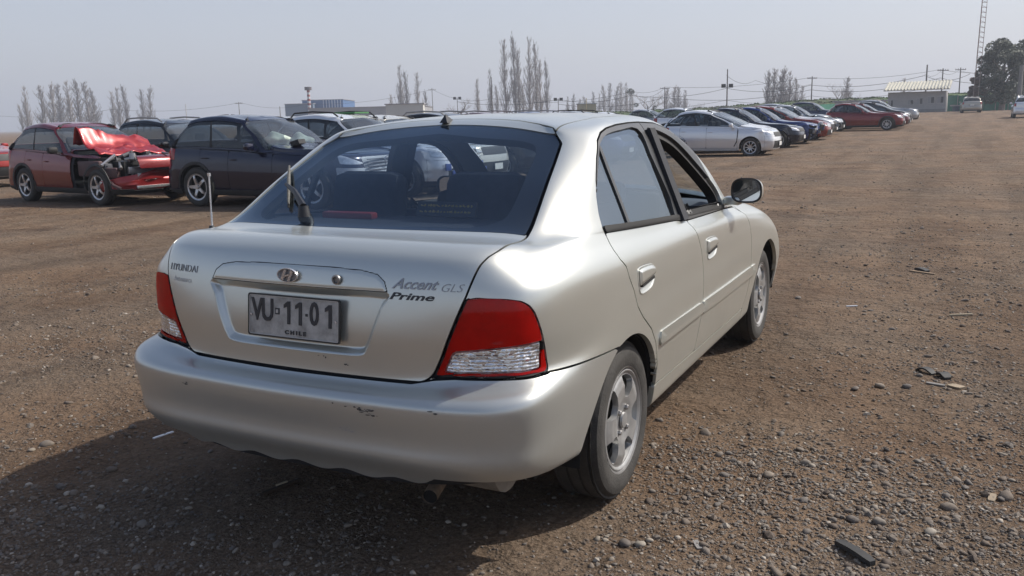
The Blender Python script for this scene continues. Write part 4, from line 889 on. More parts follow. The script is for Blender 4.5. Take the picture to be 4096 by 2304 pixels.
# ------------------------------------------------------------------ other cars: one parametric body, many shapes
def gen_grid(p):
    hw = p['W']/2; H = p['H']; wb = p['wb']; yf = wb+p['fo']; yr = yf-p['L']; gc = p['gc']
    yA, zA = p['cowl']; yB, zB = p['wst']; yC, zC = p['rgt']; yD, zD = p['rgb']; zbr, zbf = p['belt']; zh = p['zh']; tw = hw*p.get('tum', .70)
    ymid = (yB+yC)/2
    zroof = lambda y: np.interp(y, [yC, yC+(ymid-yC)*.5, ymid, yB-(yB-ymid)*.5, yB], [zC, zC+(H-zC)*.8, H, H-(H-zB)*.35, zB])
    belt = lambda y: np.interp(y, [yr, yA], [zbr, zbf])
    low = lambda z1: [gc+.03, gc+.05, gc+.13, gc+.24, .0, .0, .0, .0, .0][:4]
    cols = []
    def zrows(zs):   # rows 4..8 between the sill and the shoulder
        a = gc+.24; return [a+(zs-a)*t for t in (.22, .42, .60, .80, 1.0)]
    # rear c0..c4
    for x, dy, up in ((0, 0, 0), (.40*hw, .012, .004), (.68*hw, .04, .015), (.86*hw, .10, .03), (.965*hw, .24, .05)):
        zs = zbr-.14; z4 = zrows(zs); c = []
        for off, z in zip((.12, .04, .015, .0), (gc+.06, gc+.07, gc+.15, gc+.26)): c.append((x*(.985 if z < gc+.1 else 1), yr+dy+off, z))
        for off, z in zip((0, .02, .065, .07, .08), z4): c.append((x*.99, yr+dy+off+p.get('rk', 0)*max(0, z-.7), z))
        t = x/hw; s = 1-t*t*.12
        yb = yD+dy*.8; c.append((x*.97, yr+dy+.10+p.get('rk', 0)*max(0, zbr-.75), zbr-.05-up*.3))
        xg = x*(1-.07*t); c.append((xg, max(yb, yr+dy+.11), zD-up*.4))
        xt = min(x*.80, tw*.95*(x/(.965*hw)) if x else 0); yt = yC+dy*.35; zt = zC-.03-up*.9
        c.append(((xg+xt)/2+.012*t, (max(yb, yr+dy+.11)+yt)/2-.02, (zD+zt)/2+.03)); c.append((xt, yt, zt)); c.append((xt*.95, yt+.06, zt+.035)); c.append((xt*.8, yt+.25, zC+.01-up*.3)); c.append((0, yC+.4+.1*t, zroof(yC+.4)))
        cols.append(c)
    # side c5..c11
    ys = np.linspace(yr+.45, wb+.02, 7); nb = 7
    for k in range(7):
        s = (k+.35)/6.6; y = ys[k]; front = max(0, (y-yA)/(wb+.3-yA)) if y > yA else 0
        zb = belt(y)-.02; c = []; wid = hw*(1-.012*abs(2*k/6-1)**2)
        zs = zb-.12-front*.06
        for xx, z in ((wid-.13, gc), (wid-.055, gc+.02), (wid-.03, gc+.10), (wid-.012, gc+.22)): c.append((xx, y, z))
        zz = zrows(zs)
        for xx, z in zip((wid, wid+.002, wid-.002, wid-.010, wid-.028), zz): c.append((xx, y, z))
        c.append((wid-.055-front*.06, y, zb-.045-front*.03))
        sb = k/6; yb = (yD+.14)+(yA-.30-yD-.14)*min(1, sb*1.12); yt = (yC+.10)+(yB-.10-yC-.10)*min(1, sb*1.10)
        if k == 6: yb = yA-.14; yt = yB-.04
        xb = wid-.07-(.05 if k == 6 else 0); zbb = belt(yb)
        zt = zroof(yt)-.065; xt = tw+.035-(.03 if k in (6,) else 0)
        c.append((xb, yb, zbb)); c.append((xb*.5+xt*.5+.016, (yb+yt)/2+(.03 if k > 4 else 0), (zbb+zt)/2)); c.append((xt, yt, zt)); c.append((xt-.04, yt, zt+.035)); c.append((xt*.78, yt*.8+ymid*.2, zroof(yt)-.012)); c.append((0, yt*.5+ymid*.5, zroof(yt*.5+ymid*.5)))
        cols.append(c)
    # front c12..c16
    for n_, (x, y, wsx) in enumerate(((hw*.985, wb+.36, .74), (hw*.93, yf-.26, .56), (hw*.74, yf-.085, .38), (hw*.38, yf-.02, .19), (0, yf, 0))):
        zt_ = p['zf'] if 'zf' in p else zh
        fr = (0.55, .85, 1, 1, 1)[n_]; zed = belt(wb)*.5*0+zh+(1-fr)*(zA-zh)*.7
        zs = zed-.05; z4 = zrows(zs); c = []; k = 1 if n_ > 0 else 0
        for off, z in zip((.18, .07, .03, .0), (gc+.02, gc+.04, gc+.13, gc+.25)): c.append((x*(.93 if z < gc+.05 else .985), y-off*k, z))
        for off, z in zip((0, .01, .03, .06, .10), z4): c.append((x-(.01 if not k else 0)*(off*8), y-off*k*p.get('nose', 1), z))
        c.append((x*.93-(.05 if not k else 0), y-.17*k*p.get('nose', 1), zed))
        yb = yA-.10*(wsx/.74)**2; yt = yB-.07*(wsx/.74)**2
        c.append((hw*wsx*1.12, yb, zA-.02*(wsx/.74))); c.append((hw*wsx*1.02, (yb+yt)/2+.035, (zA+zB)/2-.015)); c.append((tw*wsx*1.15, yt, zB-.035*(wsx/.74))); c.append((tw*wsx*1.08, yt-.07, zB+.0)); c.append((tw*wsx*.9, yt-.18, zroof(yt-.2)-.004)); c.append((0, yB-.35+.02*n_, zroof(yB-.35)))
        cols.append(c)
    return np.array(cols, float).transpose(1, 0, 2)
CAR_T = {
 'suv':   dict(L=4.55, W=1.86, H=1.66, wb=2.69, fo=.93, gc=.20, cowl=(1.86, 1.10), wst=(1.13, 1.56), rgt=(-.40, 1.56), rgb=(-.74, 1.16), belt=(1.12, 1.00), zh=.93, R=.36),
 'suv2':  dict(L=4.45, W=1.84, H=1.62, wb=2.675, fo=.90, gc=.20, cowl=(1.84, 1.08), wst=(1.10, 1.53), rgt=(-.30, 1.50), rgb=(-.66, 1.16), belt=(1.12, .98), zh=.92, R=.35),
 'hatch': dict(L=3.94, W=1.72, H=1.55, wb=2.465, fo=.80, gc=.17, cowl=(2.28, 1.02), wst=(1.20, 1.46), rgt=(-.10, 1.41), rgb=(-.50, 1.08), belt=(1.03, .95), zh=.83, R=.305, tum=.66),
 'cross': dict(L=4.14, W=1.76, H=1.58, wb=2.50, fo=.85, gc=.18, cowl=(1.80, 1.01), wst=(1.02, 1.48), rgt=(-.26, 1.47), rgb=(-.62, 1.08), belt=(1.05, .93), zh=.80, R=.33, tum=.68),
 'mpv':   dict(L=4.27, W=1.78, H=1.60, wb=2.78, fo=.82, gc=.15, cowl=(2.22, 1.03), wst=(1.22, 1.49), rgt=(-.30, 1.50), rgb=(-.58, 1.08), belt=(1.06, .96), zh=.78, R=.32, tum=.69),
 'small': dict(L=4.27, W=1.765, H=1.545, wb=2.57, fo=.88, gc=.17, cowl=(1.72, 1.02), wst=(.92, 1.45), rgt=(-.34, 1.40), rgb=(-.60, 1.10), belt=(1.08, .95), zh=.82, R=.34, tum=.66),
}
CGLASS = glass('car_glass', (.50, .55, .58), 1.6, 0, .07, (.22, .23, .24)); CWIND = glass('car_windscreen', (.55, .60, .62), 1.8, 0, .12, (.42, .45, .46))
CBLK = mat('car_black_plastic', (.022, .022, .023), .6, var=.25); LENS = mat('headlamp_lens', (.62, .64, .66), .12, .5, coat=.8, var=.35, vscale=12); TAILR = mat('tail_red', (.30, .008, .006), .2, coat=.5)
PLW = mat('plate_white', (.62, .62, .60), .5, var=.1); ALLOY = mat('alloy', (.50, .50, .51), .3, .8, var=.15); ALLOYD = mat('alloy_dark', (.12, .12, .125), .35, .7)
W5 = [(-.05, .30), (.05, .30), (.30, .60), (.45, .78), (.25, .88), (0, .90), (-.25, .88), (-.45, .78), (-.30, .60)]
W9 = [(-.03, .34), (.03, .34), (.17, .62), (.22, .84), (0, .90), (-.22, .84), (-.17, .62)]
_wheels = {}
def car_wheel(R, style):
    k = (R, style)
    if k not in _wheels:
        _wheels[k] = make_wheel_parts(R, .21, R*.66, 5 if style == 5 else 9, W5 if style == 5 else W9, ALLOY, TYRE, 0, .035, 40, False, .04)
    return _wheels[k]
_bodies = {}
def car_parts(kind, hi):
    """cut the body of one kind of car into its parts (meshes shared by its copies)"""
    if (kind, hi) in _bodies: return _bodies[(kind, hi)]
    p = CAR_T[kind]; P = gen_grid(p)
    nc = [9, 7, 6, 7, 9, 9, 9, 9, 9, 9, 9, 9, 9, 8, 7, 6] if hi else [5, 4, 4, 4, 5, 5, 5, 5, 5, 5, 5, 5, 5, 5, 4, 4]
    nrw = [3, 4, 5, 5, 6, 6, 6, 6, 5, 9, 10, 10, 4, 6, 8] if hi else [2, 3, 3, 3, 3, 3, 3, 3, 3, 5, 5, 5, 3, 3, 4]
    G = dense_surface(P, nrw, nc, 2 if hi else 1); N = grid_normals(G); nr, ncn = G.shape[:2]; V = G.reshape(-1, 3); N = N.reshape(-1, 3); F = grid_faces(nr, ncn)
    mid = (V[:, 0] > p['W']/2-.05) & (V[:, 1] > .5) & (V[:, 1] < 1.5) & (V[:, 2] < .8)
    if N[mid, 0].mean() < 0: N = -N
    F = fixwind(V, N, F)
    u = np.tile(np.concatenate([np.linspace(j, j+1, n, endpoint=False) for j, n in enumerate(nc)]+[[len(nc)]]), nr)
    v = np.repeat(np.concatenate([np.linspace(i, i+1, n, endpoint=False) for i, n in enumerate(nrw)]+[[len(nrw)]]), ncn)
    X, Y, Z = V.T; wb, R, gc = p['wb'], p['R'], p['gc']; hw = p['W']/2
    ar = np.minimum(np.hypot(Y, Z-R), np.hypot(Y-wb, Z-R)); rad = R+.05; d_arch = rad-ar
    yA = p['cowl'][0]; ydf = min(yA-.02, wb-.42); ydm = ydf-1.02; ydr = .12
    du, dv = .42, .13
    d_ws = mx((10.75-u)*du, (10.12-v)*dv, (v-12.1)*dv); d_rg = mx((u-3.62)*.2, (10.18-v)*dv, (v-11.85)*dv)
    d_sg0 = mx((4.35-u)*.3, (u-10.35)*du, (10.10-v)*.16, (v-11.82)*.16)
    pil = np.minimum(np.abs(u-7.45)*du-.035, np.abs(u-5.25)*du-.02)
    d_sg = mx(d_sg0, -pil)
    zbl = np.interp(Y, [wb+p['fo']-p['L'], yA], [p['belt'][0], p['belt'][1]])-.02
    flank = hw*.8-X
    lower = mx(gc+.11-Z, Z-zbl+.01, flank)
    d_fd = mx(ydm-Y+.0, Y-ydf, lower); d_rd = mx(ydr-Y, Y-ydm, lower, rad+.05-np.hypot(Y, Z-R))
    d_hood = mx((11.15-u)*du, (9.06-v)*.3, (v-9.98)*.5); d_hl = mx((12.9-u)*.3, (u-14.45)*.3, smax((6.65-v)*dv, (v-8.55)*.10, .02), (u-13.3)*.13-(8.3-v)*.10-.02)
    d_gr = mx((14.45-u)*.35, (6.0-v)*dv, (v-8.0)*dv); d_in = mx((14.1-u)*.35, (1.6-v)*.09, (v-4.1)*.10)
    d_fb = mx((12.55-u)*.3, (v-6.0)*dv, d_arch, gc+.02-Z); d_wg = mx(ydf-Y, (u-14.6)*.3, (v-9.0)*.2, d_arch, gc+.03-Z)
    d_tl = mx((2.75-u)*.2, (u-4.75)*.28, (6.9-v)*dv, (v-9.1)*dv)
    clad = np.minimum(mx(ar-rad-.055, flank), Z-gc-.12)
    rest = mx(-d_ws, -d_rg, -d_sg0, -d_fd, -d_rd, -d_hood, -d_hl, -d_fb, -d_wg, -d_tl, d_arch, gc+.015-Z)
    out = {}
    def put(k, d, gap=.004, depth=.012, offs=0., split=False):
        Vv, Nn, Ff, b = compact(*clip_mesh(V+N*offs, N, F, d+gap))
        if len(Ff) == 0: return
        if depth: Vv, Nn, Ff = add_flange(Vv, Nn, Ff, b, depth)
        if split:
            m_ = mirror_mesh(Vv, Nn, Ff); out[k] = [make_mesh(k, Vv, Ff, Nn), make_mesh(k, m_[0], m_[2], m_[1])]
        else:
            Vv, Nn, Ff = both(Vv, Nn, Ff); out[k] = [make_mesh(k, Vv, Ff, Nn)]
    put('body_shell', rest); put('windscreen', d_ws, .003, 0, -.004); put('rear_window', d_rg, .003, 0, -.003)
    put('side_glass', d_sg, .002, 0, -.006, True); put('window_pillar', mx(d_sg0, pil, (6.3-u)), .001, 0, -.004, True); put('rear_pillar', mx(d_sg0, pil, (u-6.3)), .001, 0, -.004, True)
    put('front_door', d_fd, split=True); put('rear_door', d_rd, split=True); put('bonnet', d_hood)
    put('headlamp', d_hl, split=True); put('tail_lamp', d_tl, split=True); put('front_wing', mx(d_wg, -d_hood, -d_hl, -d_fb), split=True)
    put('front_bumper', mx(d_fb, -d_hl, -d_in)); put('grille', mx(d_gr, -d_hl), 0, .01, .006); put('lower_grille', d_in, 0, 0, -.012)
    put('cladding', mx(clad, d_arch+.004, gc+.02-Z, (u-15.9), -d_in), 0, .012, .008)
    put('inner_lining', mx(-np.minimum(np.minimum(d_ws, d_rg), d_sg0), d_arch, gc+.06-Z, Y-yA-.05), 0, 0, -.03)
    _bodies[(kind, hi)] = out; return out
CARS = []
def new_car(kind, label, col, loc, rz, hi=False, group='cars parked in the yard', skip=(), style=5, suv=None, rails=False, mats=None, pitch=0., metal=.35, colname=None, name='parked_car', rimdark=False, dust=.14, tail=None):
    p = CAR_T[kind]; parts = car_parts(kind, hi); hw = p['W']/2; wb = p['wb']; R = p['R']
    z = gz(loc[0], loc[1]) if len(loc) == 2 else loc[2]
    c = thing(name, label, 'car', (loc[0], loc[1], z), rz, group); c.rotation_euler[0] = pitch
    pm_ = paint('paint_'+(colname or '%.2f_%.2f_%.2f' % tuple(col)), col, metal, .18, .6, dust)
    mats = mats or {}
    def link(nm, me, m, par=c):
        if not me.materials: me.materials.append(m)
        o = bpy.data.objects.new(nm, me); COL.objects.link(o); o.parent = par
        if me.materials[0] != m: o.material_slots[0].link = 'OBJECT'; o.material_slots[0].material = m
        return o
    M = {'windscreen': CWIND, 'rear_window': CGLASS, 'side_glass': CGLASS, 'window_pillar': CBLK, 'rear_pillar': CBLK, 'headlamp': LENS, 'tail_lamp': TAILR, 'grille': CBLK, 'lower_grille': CBLK, 'cladding': CBLK, 'inner_lining': INNER}
    doors = {}
    for k, ms in parts.items():
        if k in skip or (k == 'cladding' and not (suv if suv is not None else kind.startswith('suv'))): continue
        for i, me in enumerate(ms):
            if (k, i) in skip: continue
            o = link(k, me, mats.get(k, M.get(k, pm_)))
            if k in ('front_door', 'rear_door'): doors[(k, i)] = o
    whl = car_wheel(R, style)
    for sx in (1, -1):
        for yy in (0, wb): place_wheel(c, whl, (sx*(hw-.125), yy, R), sx > 0, (TYRE, ALLOYD if rimdark else ALLOY))
    key = ('fit', kind)
    if key not in _bodies:
        d = {}
        yA = p['cowl'][0]; zb = p['belt'][1]
        for sx in (1, -1):
            mb = MB(); cc = (sx*(hw+.085), yA-.42, zb+.085); mb.box(cc, (.20, .12, .13), bevel=.045); mb.box((sx*(hw-.02), yA-.40, zb+.03), (.08, .06, .04)); d[('m', sx)] = mb.mesh('door_mirror')
            for q, yy in enumerate((ydm_(p)+.13, .12+.14)):
                mb = MB(); mb.box((sx*(hw+.004), yy, zb-.14+(.03 if q else 0)), (.022, .15, .022), bevel=.008); d[('h', q, sx)] = mb.mesh('door_handle')
        mb = MB(); mb.box((0, wb+p['fo']+.008, p['gc']+.24), (.36, .012, .13)); d['pl'] = mb.mesh('number_plate')
        mb = MB(); mb.box((0, wb+p['fo']-p['L']-.006, .78), (.36, .012, .13)); d['plr'] = mb.mesh('number_plate')
        mb = MB()
        mb.box((0, .9, p['gc']+.10), (p['W']-.3, p['wb']-.5, .10)); d['floor'] = mb.mesh('floor_pan')
        mb = MB()
        for sx in (1, -1):
            mb.box((sx*.37, wb-1.45, .80), (.48, .16, .75), rx=-.25, bevel=.06); mb.box((sx*.37, wb-1.60, 1.22), (.26, .09, .17), rx=-.2, bevel=.03)
        mb.box((0, .28, .80), (1.25, .16, .70), rx=-.25, bevel=.06); mb.box((0, yA-.33, .86), (1.35, .35, .2), bevel=.05); d['seats'] = mb.mesh('seats')
        mb = MB(); zt = p['H']-.02; tw = hw*p.get('tum', .70)
        rl = {}
        for sx in (1, -1):
            mb = MB(); y0, y1 = p['rgt'][0]+.12, p['wst'][0]-.15
            mb.tube([(sx*(tw-.03), y0, p['rgt'][1]-.01), (sx*(tw-.02), y0+.15, p['H']+.01), (sx*(tw-.02), (y0+y1)/2, p['H']+.03), (sx*(tw-.02), y1-.12, p['H']), (sx*(tw-.03), y1, p['wst'][1]+.02)], .018, 6); d[('r', sx)] = mb.mesh('roof_rail')
        mb = MB(); n = 20; v = []; f = []
        _bodies[key] = d
    d = _bodies[key]
    for i, sx in enumerate((1, -1)):
        link('door_mirror', d[('m', sx)], mats.get('door_mirror', pm_), c)
        for q, k in enumerate(('front_door', 'rear_door')):
            if (k, i) in doors: link('door_handle', d[('h', q, sx)], pm_, doors[(k, i)])
        if rails: link('roof_rail', d[('r', sx)], mats.get('roof_rail', STEEL), c)
    if 'front_plate' not in skip: link('number_plate', d['pl'], PLW, c)
    link('number_plate', d['plr'], PLW, c)
    link('floor_pan', d['floor'], DARK, c); link('seats', d['seats'], INNER, c)
    CARS.append(c); return c
def ydm_(p): return min(p['cowl'][0]-.02, p['wb']-.42)-1.02
EAST = -pi/2                                    # the rows point along +x
NAVY = (.006, .008, .030); REDD = (.17, .007, .012); REDB = (.30, .014, .008); WHITE = (.78, .79, .80); SILV = (.44, .45, .46); BLK = (.010, .010, .012); BLUE = (.02, .045, .17); MAR = (.11, .008, .012); GREY = (.13, .135, .14); CREAM = (.60, .58, .52)
LROW = 'cars in the left row'; RROW = 'cars in the right row'; MROW = 'cars behind the silver car'
def px_car(kind, px, D, label, col, rz=EAST, **k):
    """centre of the roof seen at photo column px, at depth D"""
    p = CAR_T[kind]; yy = 474-(px-2048)*.0252; c = at_depth(px, yy, D); m = (p['rgt'][0]+p['wst'][0])/2
    fwd = Vector((-sin(rz), cos(rz), 0)); q = Vector((c[0], c[1], 0))-fwd*m
    return new_car(kind, label, col, (q.x, q.y), rz, **k)
# --- left row
navy_suv = new_car('suv', 'navy blue sport utility car with black wheel arches, left of the silver car', NAVY, (-10.7, 9.80), EAST, True, LROW, colname='navy', dust=.03, metal=.3, mats={'grille': mat('grille_glare_grey', (.33, .34, .35), .5, .1), 'lower_grille': CBLK, 'front_bumper': mat('bumper_glare_grey', (.46, .48, .50), .5, .1, var=.3, vscale=5)})  # light grey bumper and grille: sun glare on the navy nose put into colour
new_car('suv2', 'red car cut off by the left edge, behind the smashed red car', REDB, (-24.1, 12.15), EAST, True, LROW, colname='redb', dust=.2)
wreck = new_car('suv2', 'dark red sport utility car with smashed front and bonnet folded up', REDD, (-15.5, 9.75), EAST-RAD(7), True, LROW, colname='redd', dust=.22, skip=('bonnet', ('front_wing', 0), 'front_bumper', 'grille', 'lower_grille', ('headlamp', 0), 'front_plate'), mats={'door_mirror': CBLK})
# --- the rows behind, side by side
new_car('suv', 'black sport utility car with roof rails, behind the smashed red car', BLK, (-15.4, 12.15), EAST, group=MROW, rails=True, colname='blk', dust=.05)
px_car('suv', 1137, 22.5, 'silver car whose curved roof shows above the navy car', SILV, group=MROW, colname='silv')
check = new_car('suv', 'white car with green roof patch and blue checked nose, beside the navy car', WHITE, (-10.40, 12.15), EAST, True, MROW, rails=True, colname='white', mats={'roof_rail': CBLK})
cream = new_car('suv2', 'cream roofed car left of the tall black one', CREAM, (-10.8, 14.25), EAST, True, MROW, colname='cream')
px_car('suv', 1440, 27.5, 'dark red car peeping over the cream roof', MAR, group=MROW, rails=True, colname='mar')
new_car('suv', 'black tall car showing its roof above the silver car', BLK, (-10.6, 16.6), EAST, group=MROW, rails=True, colname='blk', dust=.05)
new_car('suv', 'maroon car showing only its roof between the black and blue roofs', MAR, (-10.8, 19.6), EAST, group=MROW, rails=True, colname='mar')
new_car('suv', 'blue car with silver roof rails above the silver car', BLUE, (-10.7, 22.6), EAST, group=MROW, rails=True, colname='blue')
new_car('suv', 'dark grey car, rightmost roof above the silver car', GREY, (-10.6, 25.7), EAST, group=MROW, rails=True, colname='grey', mats={'roof_rail': CBLK})
# --- right row
c3 = new_car('hatch', 'white hatchback with a black door gap, nearest in the right row', WHITE, (-6.75, 27.0), EAST, True, RROW, colname='white', style=9, dust=.2, metal=.05)
new_car('hatch', 'white car half hidden behind the white hatchback', WHITE, (-7.3, 29.75), EAST, True, RROW, colname='white', style=9, dust=.2, skip=('front_bumper',))
mb = MB(); p_ = CAR_T['hatch']; yd_ = min(p_['cowl'][0]-.02, p_['wb']-.42); mb.tube([(p_['W']/2-.022, yd_-.10, .34), (p_['W']/2-.002, yd_-.01, .50), (p_['W']/2-.002, yd_+.01, .70), (p_['W']/2-.03, yd_+.02, .86)], .014, 6); mb.build('door_gap', RUBBER, c3)
suz = new_car('cross', 'dark navy car with clouded headlamps beside the white hatchbacks', (.012, .016, .035), (-6.93, 32.6), EAST, True, RROW, colname='darknavy', rails=True, dust=.06)
blue_wreck = new_car('cross', 'bright blue car with torn off front bumper', BLUE, (-6.75, 35.7), EAST, True, RROW, colname='blue', skip=('front_bumper', 'grille', 'lower_grille', 'front_plate', ('headlamp', 0)))
new_car('mpv', 'red car with chrome grille in the right row', (.20, .018, .014), (-7.03, 39.2), EAST, True, RROW, colname='redm', mats={'grille': CHROME})
new_car('small', 'white car behind the red car with chrome grille', WHITE, (-7.05, 42.6), EAST, False, RROW, colname='white', skip=('front_bumper',))
new_car('cross', 'silver car with raised broken bonnet in the right row', SILV, (-7.0, 45.8), EAST, False, RROW, colname='silv', skip=('bonnet', 'front_bumper', 'grille'))
new_car('suv', 'pale grey tall car behind the broken silver one', (.36, .38, .40), (-8.2, 48.6), EAST, False, RROW, colname='pale')
cx = new_car('small', 'red crossover with silver wheels near the hut, side on', (.19, .010, .014), (-4.5, 51.2), EAST, True, RROW, colname='redc', style=9, suv=True, dust=.12)
new_car('small', 'dark red car just behind the red crossover', MAR, (-4.4, 54.6), EAST, False, RROW, colname='mar')
new_car('hatch', 'black hatchback with wrecked nose beyond the red crossover', BLK, (-4.3, 58.2), EAST, False, RROW, colname='blk', skip=('front_bumper',))
new_car('suv', 'silver sport utility car, farthest of the row beside the hut', SILV, (-4.6, 66.5), EAST, False, RROW, colname='silv', rails=True)
new_car('suv', 'dark blue tall car with roof rack behind the red crossover', (.02, .03, .08), (-8.6, 62.5), EAST, False, RROW, colname='dblue', rails=True)
for k, (x, y, kd, lb, cl, cn) in enumerate(((-15.2, 33, 'small', 'grey small car left of the white hatchback, nearest of the far group', GREY, 'grey'), (-14.5, 38, 'hatch', 'white small car in the far group above the silver roof', WHITE, 'white'), (-19.5, 46, 'hatch', 'silver small car in the far group, left end', SILV, 'silv'), (-16.5, 51, 'small', 'pale car in the middle of the far group', (.36, .38, .40), 'pale'), (-12.5, 44.5, 'suv2', 'white tall car just behind the white hatchback roof', WHITE, 'white'))):
    new_car(kd, lb, cl, (x, y), EAST, False, 'small cars far behind the white hatchback', colname=cn)
new_car('suv', 'beige sport utility car seen from behind beside the mast', (.40, .38, .33), (2.5, 101), .05, False, colname='beige', group='cars by the green fence')
new_car('suv', 'white sport utility car seen from behind, cut off by the right edge', WHITE, (6.05, 74.5), .0, True, colname='white', group='cars by the green fence', rails=True)
# --- crash damage on the dark red car (its own frame: rear axle at the origin, nose +y)
P2 = CAR_T['suv2']; WREDD = MATS['paint_redd']; BRED = paint('paint_crumple', (.30, .012, .016), .3, .34, .5, .12)
def crumple_sheet(name, nu, nv, fn, m, parent, thick=.006):
    v = [fn(i/(nu-1), j/(nv-1)) for j in range(nv) for i in range(nu)]
    f = [(j*nu+i, j*nu+i+1, (j+1)*nu+i+1, (j+1)*nu+i) for j in range(nv-1) for i in range(nu-1)]
    me = bpy.data.meshes.new(name); me.from_pydata(v, [], f); me.polygons.foreach_set('use_smooth', [True]*len(f)); me.update()
    try: me.set_sharp_from_angle(angle=RAD(22))
    except Exception: pass
    o = obj(name, me, m, parent); s = o.modifiers.new('thick', 'SOLIDIFY'); s.thickness = thick; return o
wn = lambda x, y, s: float(fbm(np.array([[x, y]]), 3, s)[0])
def hoodfn(s, t):       # s across (right to left), t from the screen to the nose: folded like a tent
    x = .74-1.44*s; base = 1.08-.02*t; ridge = math.exp(-((t-.18)/.16)**2)*(.36*(1-.75*s)+.05)
    z = base+ridge+.10*t-.20*t*t+.06*wn(s*3.3, t*3.1, 4)+.04*abs(wn(s*6, t*5, 8))-.20*max(0, t-.8)*1.5*(1-s*.3)
    y = 1.78+.83*t-.10*ridge+.03*wn(s*4, t*4, 3)
    return (x, y, z)
crumple_sheet('bonnet', 26, 24, hoodfn, BRED, wreck)['label'] = 'crumpled red bonnet folded up towards the windscreen'
def bumfn(s, t):
    a = (s-.5)*2; x = .90*math.sin(a*1.35)/math.sin(1.35); y = 3.42-.62*abs(a)**3.2+.03*wn(s*5, t*3, 2); z = .64-.36*t-.13*max(0, a-.1)*(1-t)*1.6+.04*wn(s*4, t*3, 6)
    return (x, y, z)
crumple_sheet('front_bumper', 26, 10, bumfn, BRED, wreck)['label'] = 'cracked red bumper hanging at the front'
mb = MB(); mb.box((0, 2.75, .62), (1.25, .9, .42)); mb.box((.55, 2.45, .80), (.3, .7, .2), bevel=.04); wr_bay = mb.build('engine_bay', CBLK, wreck)
PART = [mat('bay_alu', (.42, .42, .43), .35, .8), CBLK, mat('bay_grey', (.10, .10, .11), .5), STEEL]
rb = random.Random(5)
for k in range(34):
    mb = MB(); c = (rb.uniform(-.65, .80), rb.uniform(2.5, 3.28), rb.uniform(.55, .93)); d = [rb.uniform(.05, .22) for _ in range(3)]
    if k % 3 == 0: mb.tube([c, (c[0]+rb.uniform(-.3, .3), c[1]+rb.uniform(-.15, .2), c[2]+rb.uniform(-.1, .1)), (c[0]+rb.uniform(-.4, .4), c[1]+rb.uniform(-.1, .2), c[2]+rb.uniform(-.2, .1))], rb.uniform(.012, .035), 7)
    else: mb.box(c, d, rz=rb.uniform(0, 3), rx=rb.uniform(-.6, .6), bevel=.015)
    mb.build('engine_part', PART[k % 4], wr_bay)
mb = MB(); mb.box((0, 3.24, .66), (1.15, .07, .13), bevel=.01); mb.build('crash_beam', PART[0], wreck)
mb = MB(); mb.box((-.02, 3.40, .34), (1.1, .05, .06), bevel=.01); mb.build('lower_trim', CHROME, wreck)
mb = MB(); mb.box((.30, 3.405, .54), (.36, .012, .13), rz=-.12); pl3 = mb.build('number_plate', PLW, wreck)
v, f = text_geo('RX·KV', .085, .001, offset=.001); me = bpy.data.meshes.new('plate_character'); Mr = Matrix.Translation((.30, 3.413, .54)) @ Matrix.Rotation(-.12, 4, 'Z') @ Matrix.Rotation(pi, 4, 'Z') @ Matrix.Rotation(pi/2, 4, 'X')
me.from_pydata([Mr @ Vector((x*1.1, y, z)) for x, y, z in v], [], f); obj('plate_character', me, PLK, pl3)
mb = MB(); mb.box((.80, 2.35, .70), (.10, .75, .30), bevel=.03); mb.box((.76, 3.0, .62), (.14, .3, .2), rz=.4, bevel=.03); mb.tube([(.83, 3.05, .45), (.86, 3.15, .40), (.80, 3.3, .33)], .03, 7); mb.build('bent_inner_wing', mat('inner_wing', (.09, .05, .05), .6, var=.3), wreck)
# bent sheet and hanging parts on the blue and silver wrecks
def frontjunk(car, kind, n, seed, m):
    p = CAR_T[kind]; r = random.Random(seed); yf = p['wb']+p['fo']
    mb = MB(); mb.box((0, yf-.35, .58), (p['W']-.35, .5, .34)); bay = mb.build('engine_bay', CBLK, car)
    for k in range(n):
        mb = MB(); c = (r.uniform(-.6, .7), yf-r.uniform(.02, .3), r.uniform(.3, .75)); mb.box(c, [r.uniform(.05, .3) for _ in range(3)], rz=r.uniform(0, 3), rx=r.uniform(-.5, .5), bevel=.012); mb.build('broken_part', [m, PART[0], CBLK, PART[2]][k % 4], bay)
frontjunk(blue_wreck, 'cross', 14, 3, MATS['paint_blue'])
# checked bumper squares and grilles on the cars seen through the glass
def on_car(car, kind, name, m, boxes):
    p = CAR_T[kind]; yf = p['wb']+p['fo']
    for (x, z, w, h, off) in boxes:
        mb = MB(); mb.box((x, yf+off, z), (w, .03, h), bevel=.006); mb.build(name, m, car)
BLUEP = mat('check_blue', (.03, .06, .22), .4)
on_car(check, 'suv', 'blue_square', BLUEP, [(x, z, .19, .13, .01-.12*abs(x)**2.2) for i, x in enumerate((-.70, -.50, .50, .70)) for z in ((.58, .32) if i % 2 else (.45,))])
on_car(check, 'suv', 'chevron_bar', CHROME, [(0, .80, 1.15, .035, -.03), (0, .72, .95, .035, -.01)])
on_car(navy_suv, 'suv', 'grille_bar', mat('grille_silver', (.3, .3, .31), .35, .7), [(0, .60+.06*k, 1.0, .018, -.002-.01*k) for k in range(5)])
mb = MB(); n = 24; yf = CAR_T['suv']['wb']+CAR_T['suv']['fo']
mb.tube([Vector((.085*cos(2*pi*i/n), yf+.03, .82+.058*sin(2*pi*i/n))) for i in range(n+1)], .010, 6, False); mb.build('nose_badge', CHROME, navy_suv)
mb = MB(); mb.box((-.30, .45, 1.655), (.5, .9, .035), bevel=.01); mb.build('green_patch', mat('roof_green', (.04, .16, .05), .5), check)
AIRB = mat('airbag_cloth', (.50, .58, .50), .9, var=.15)
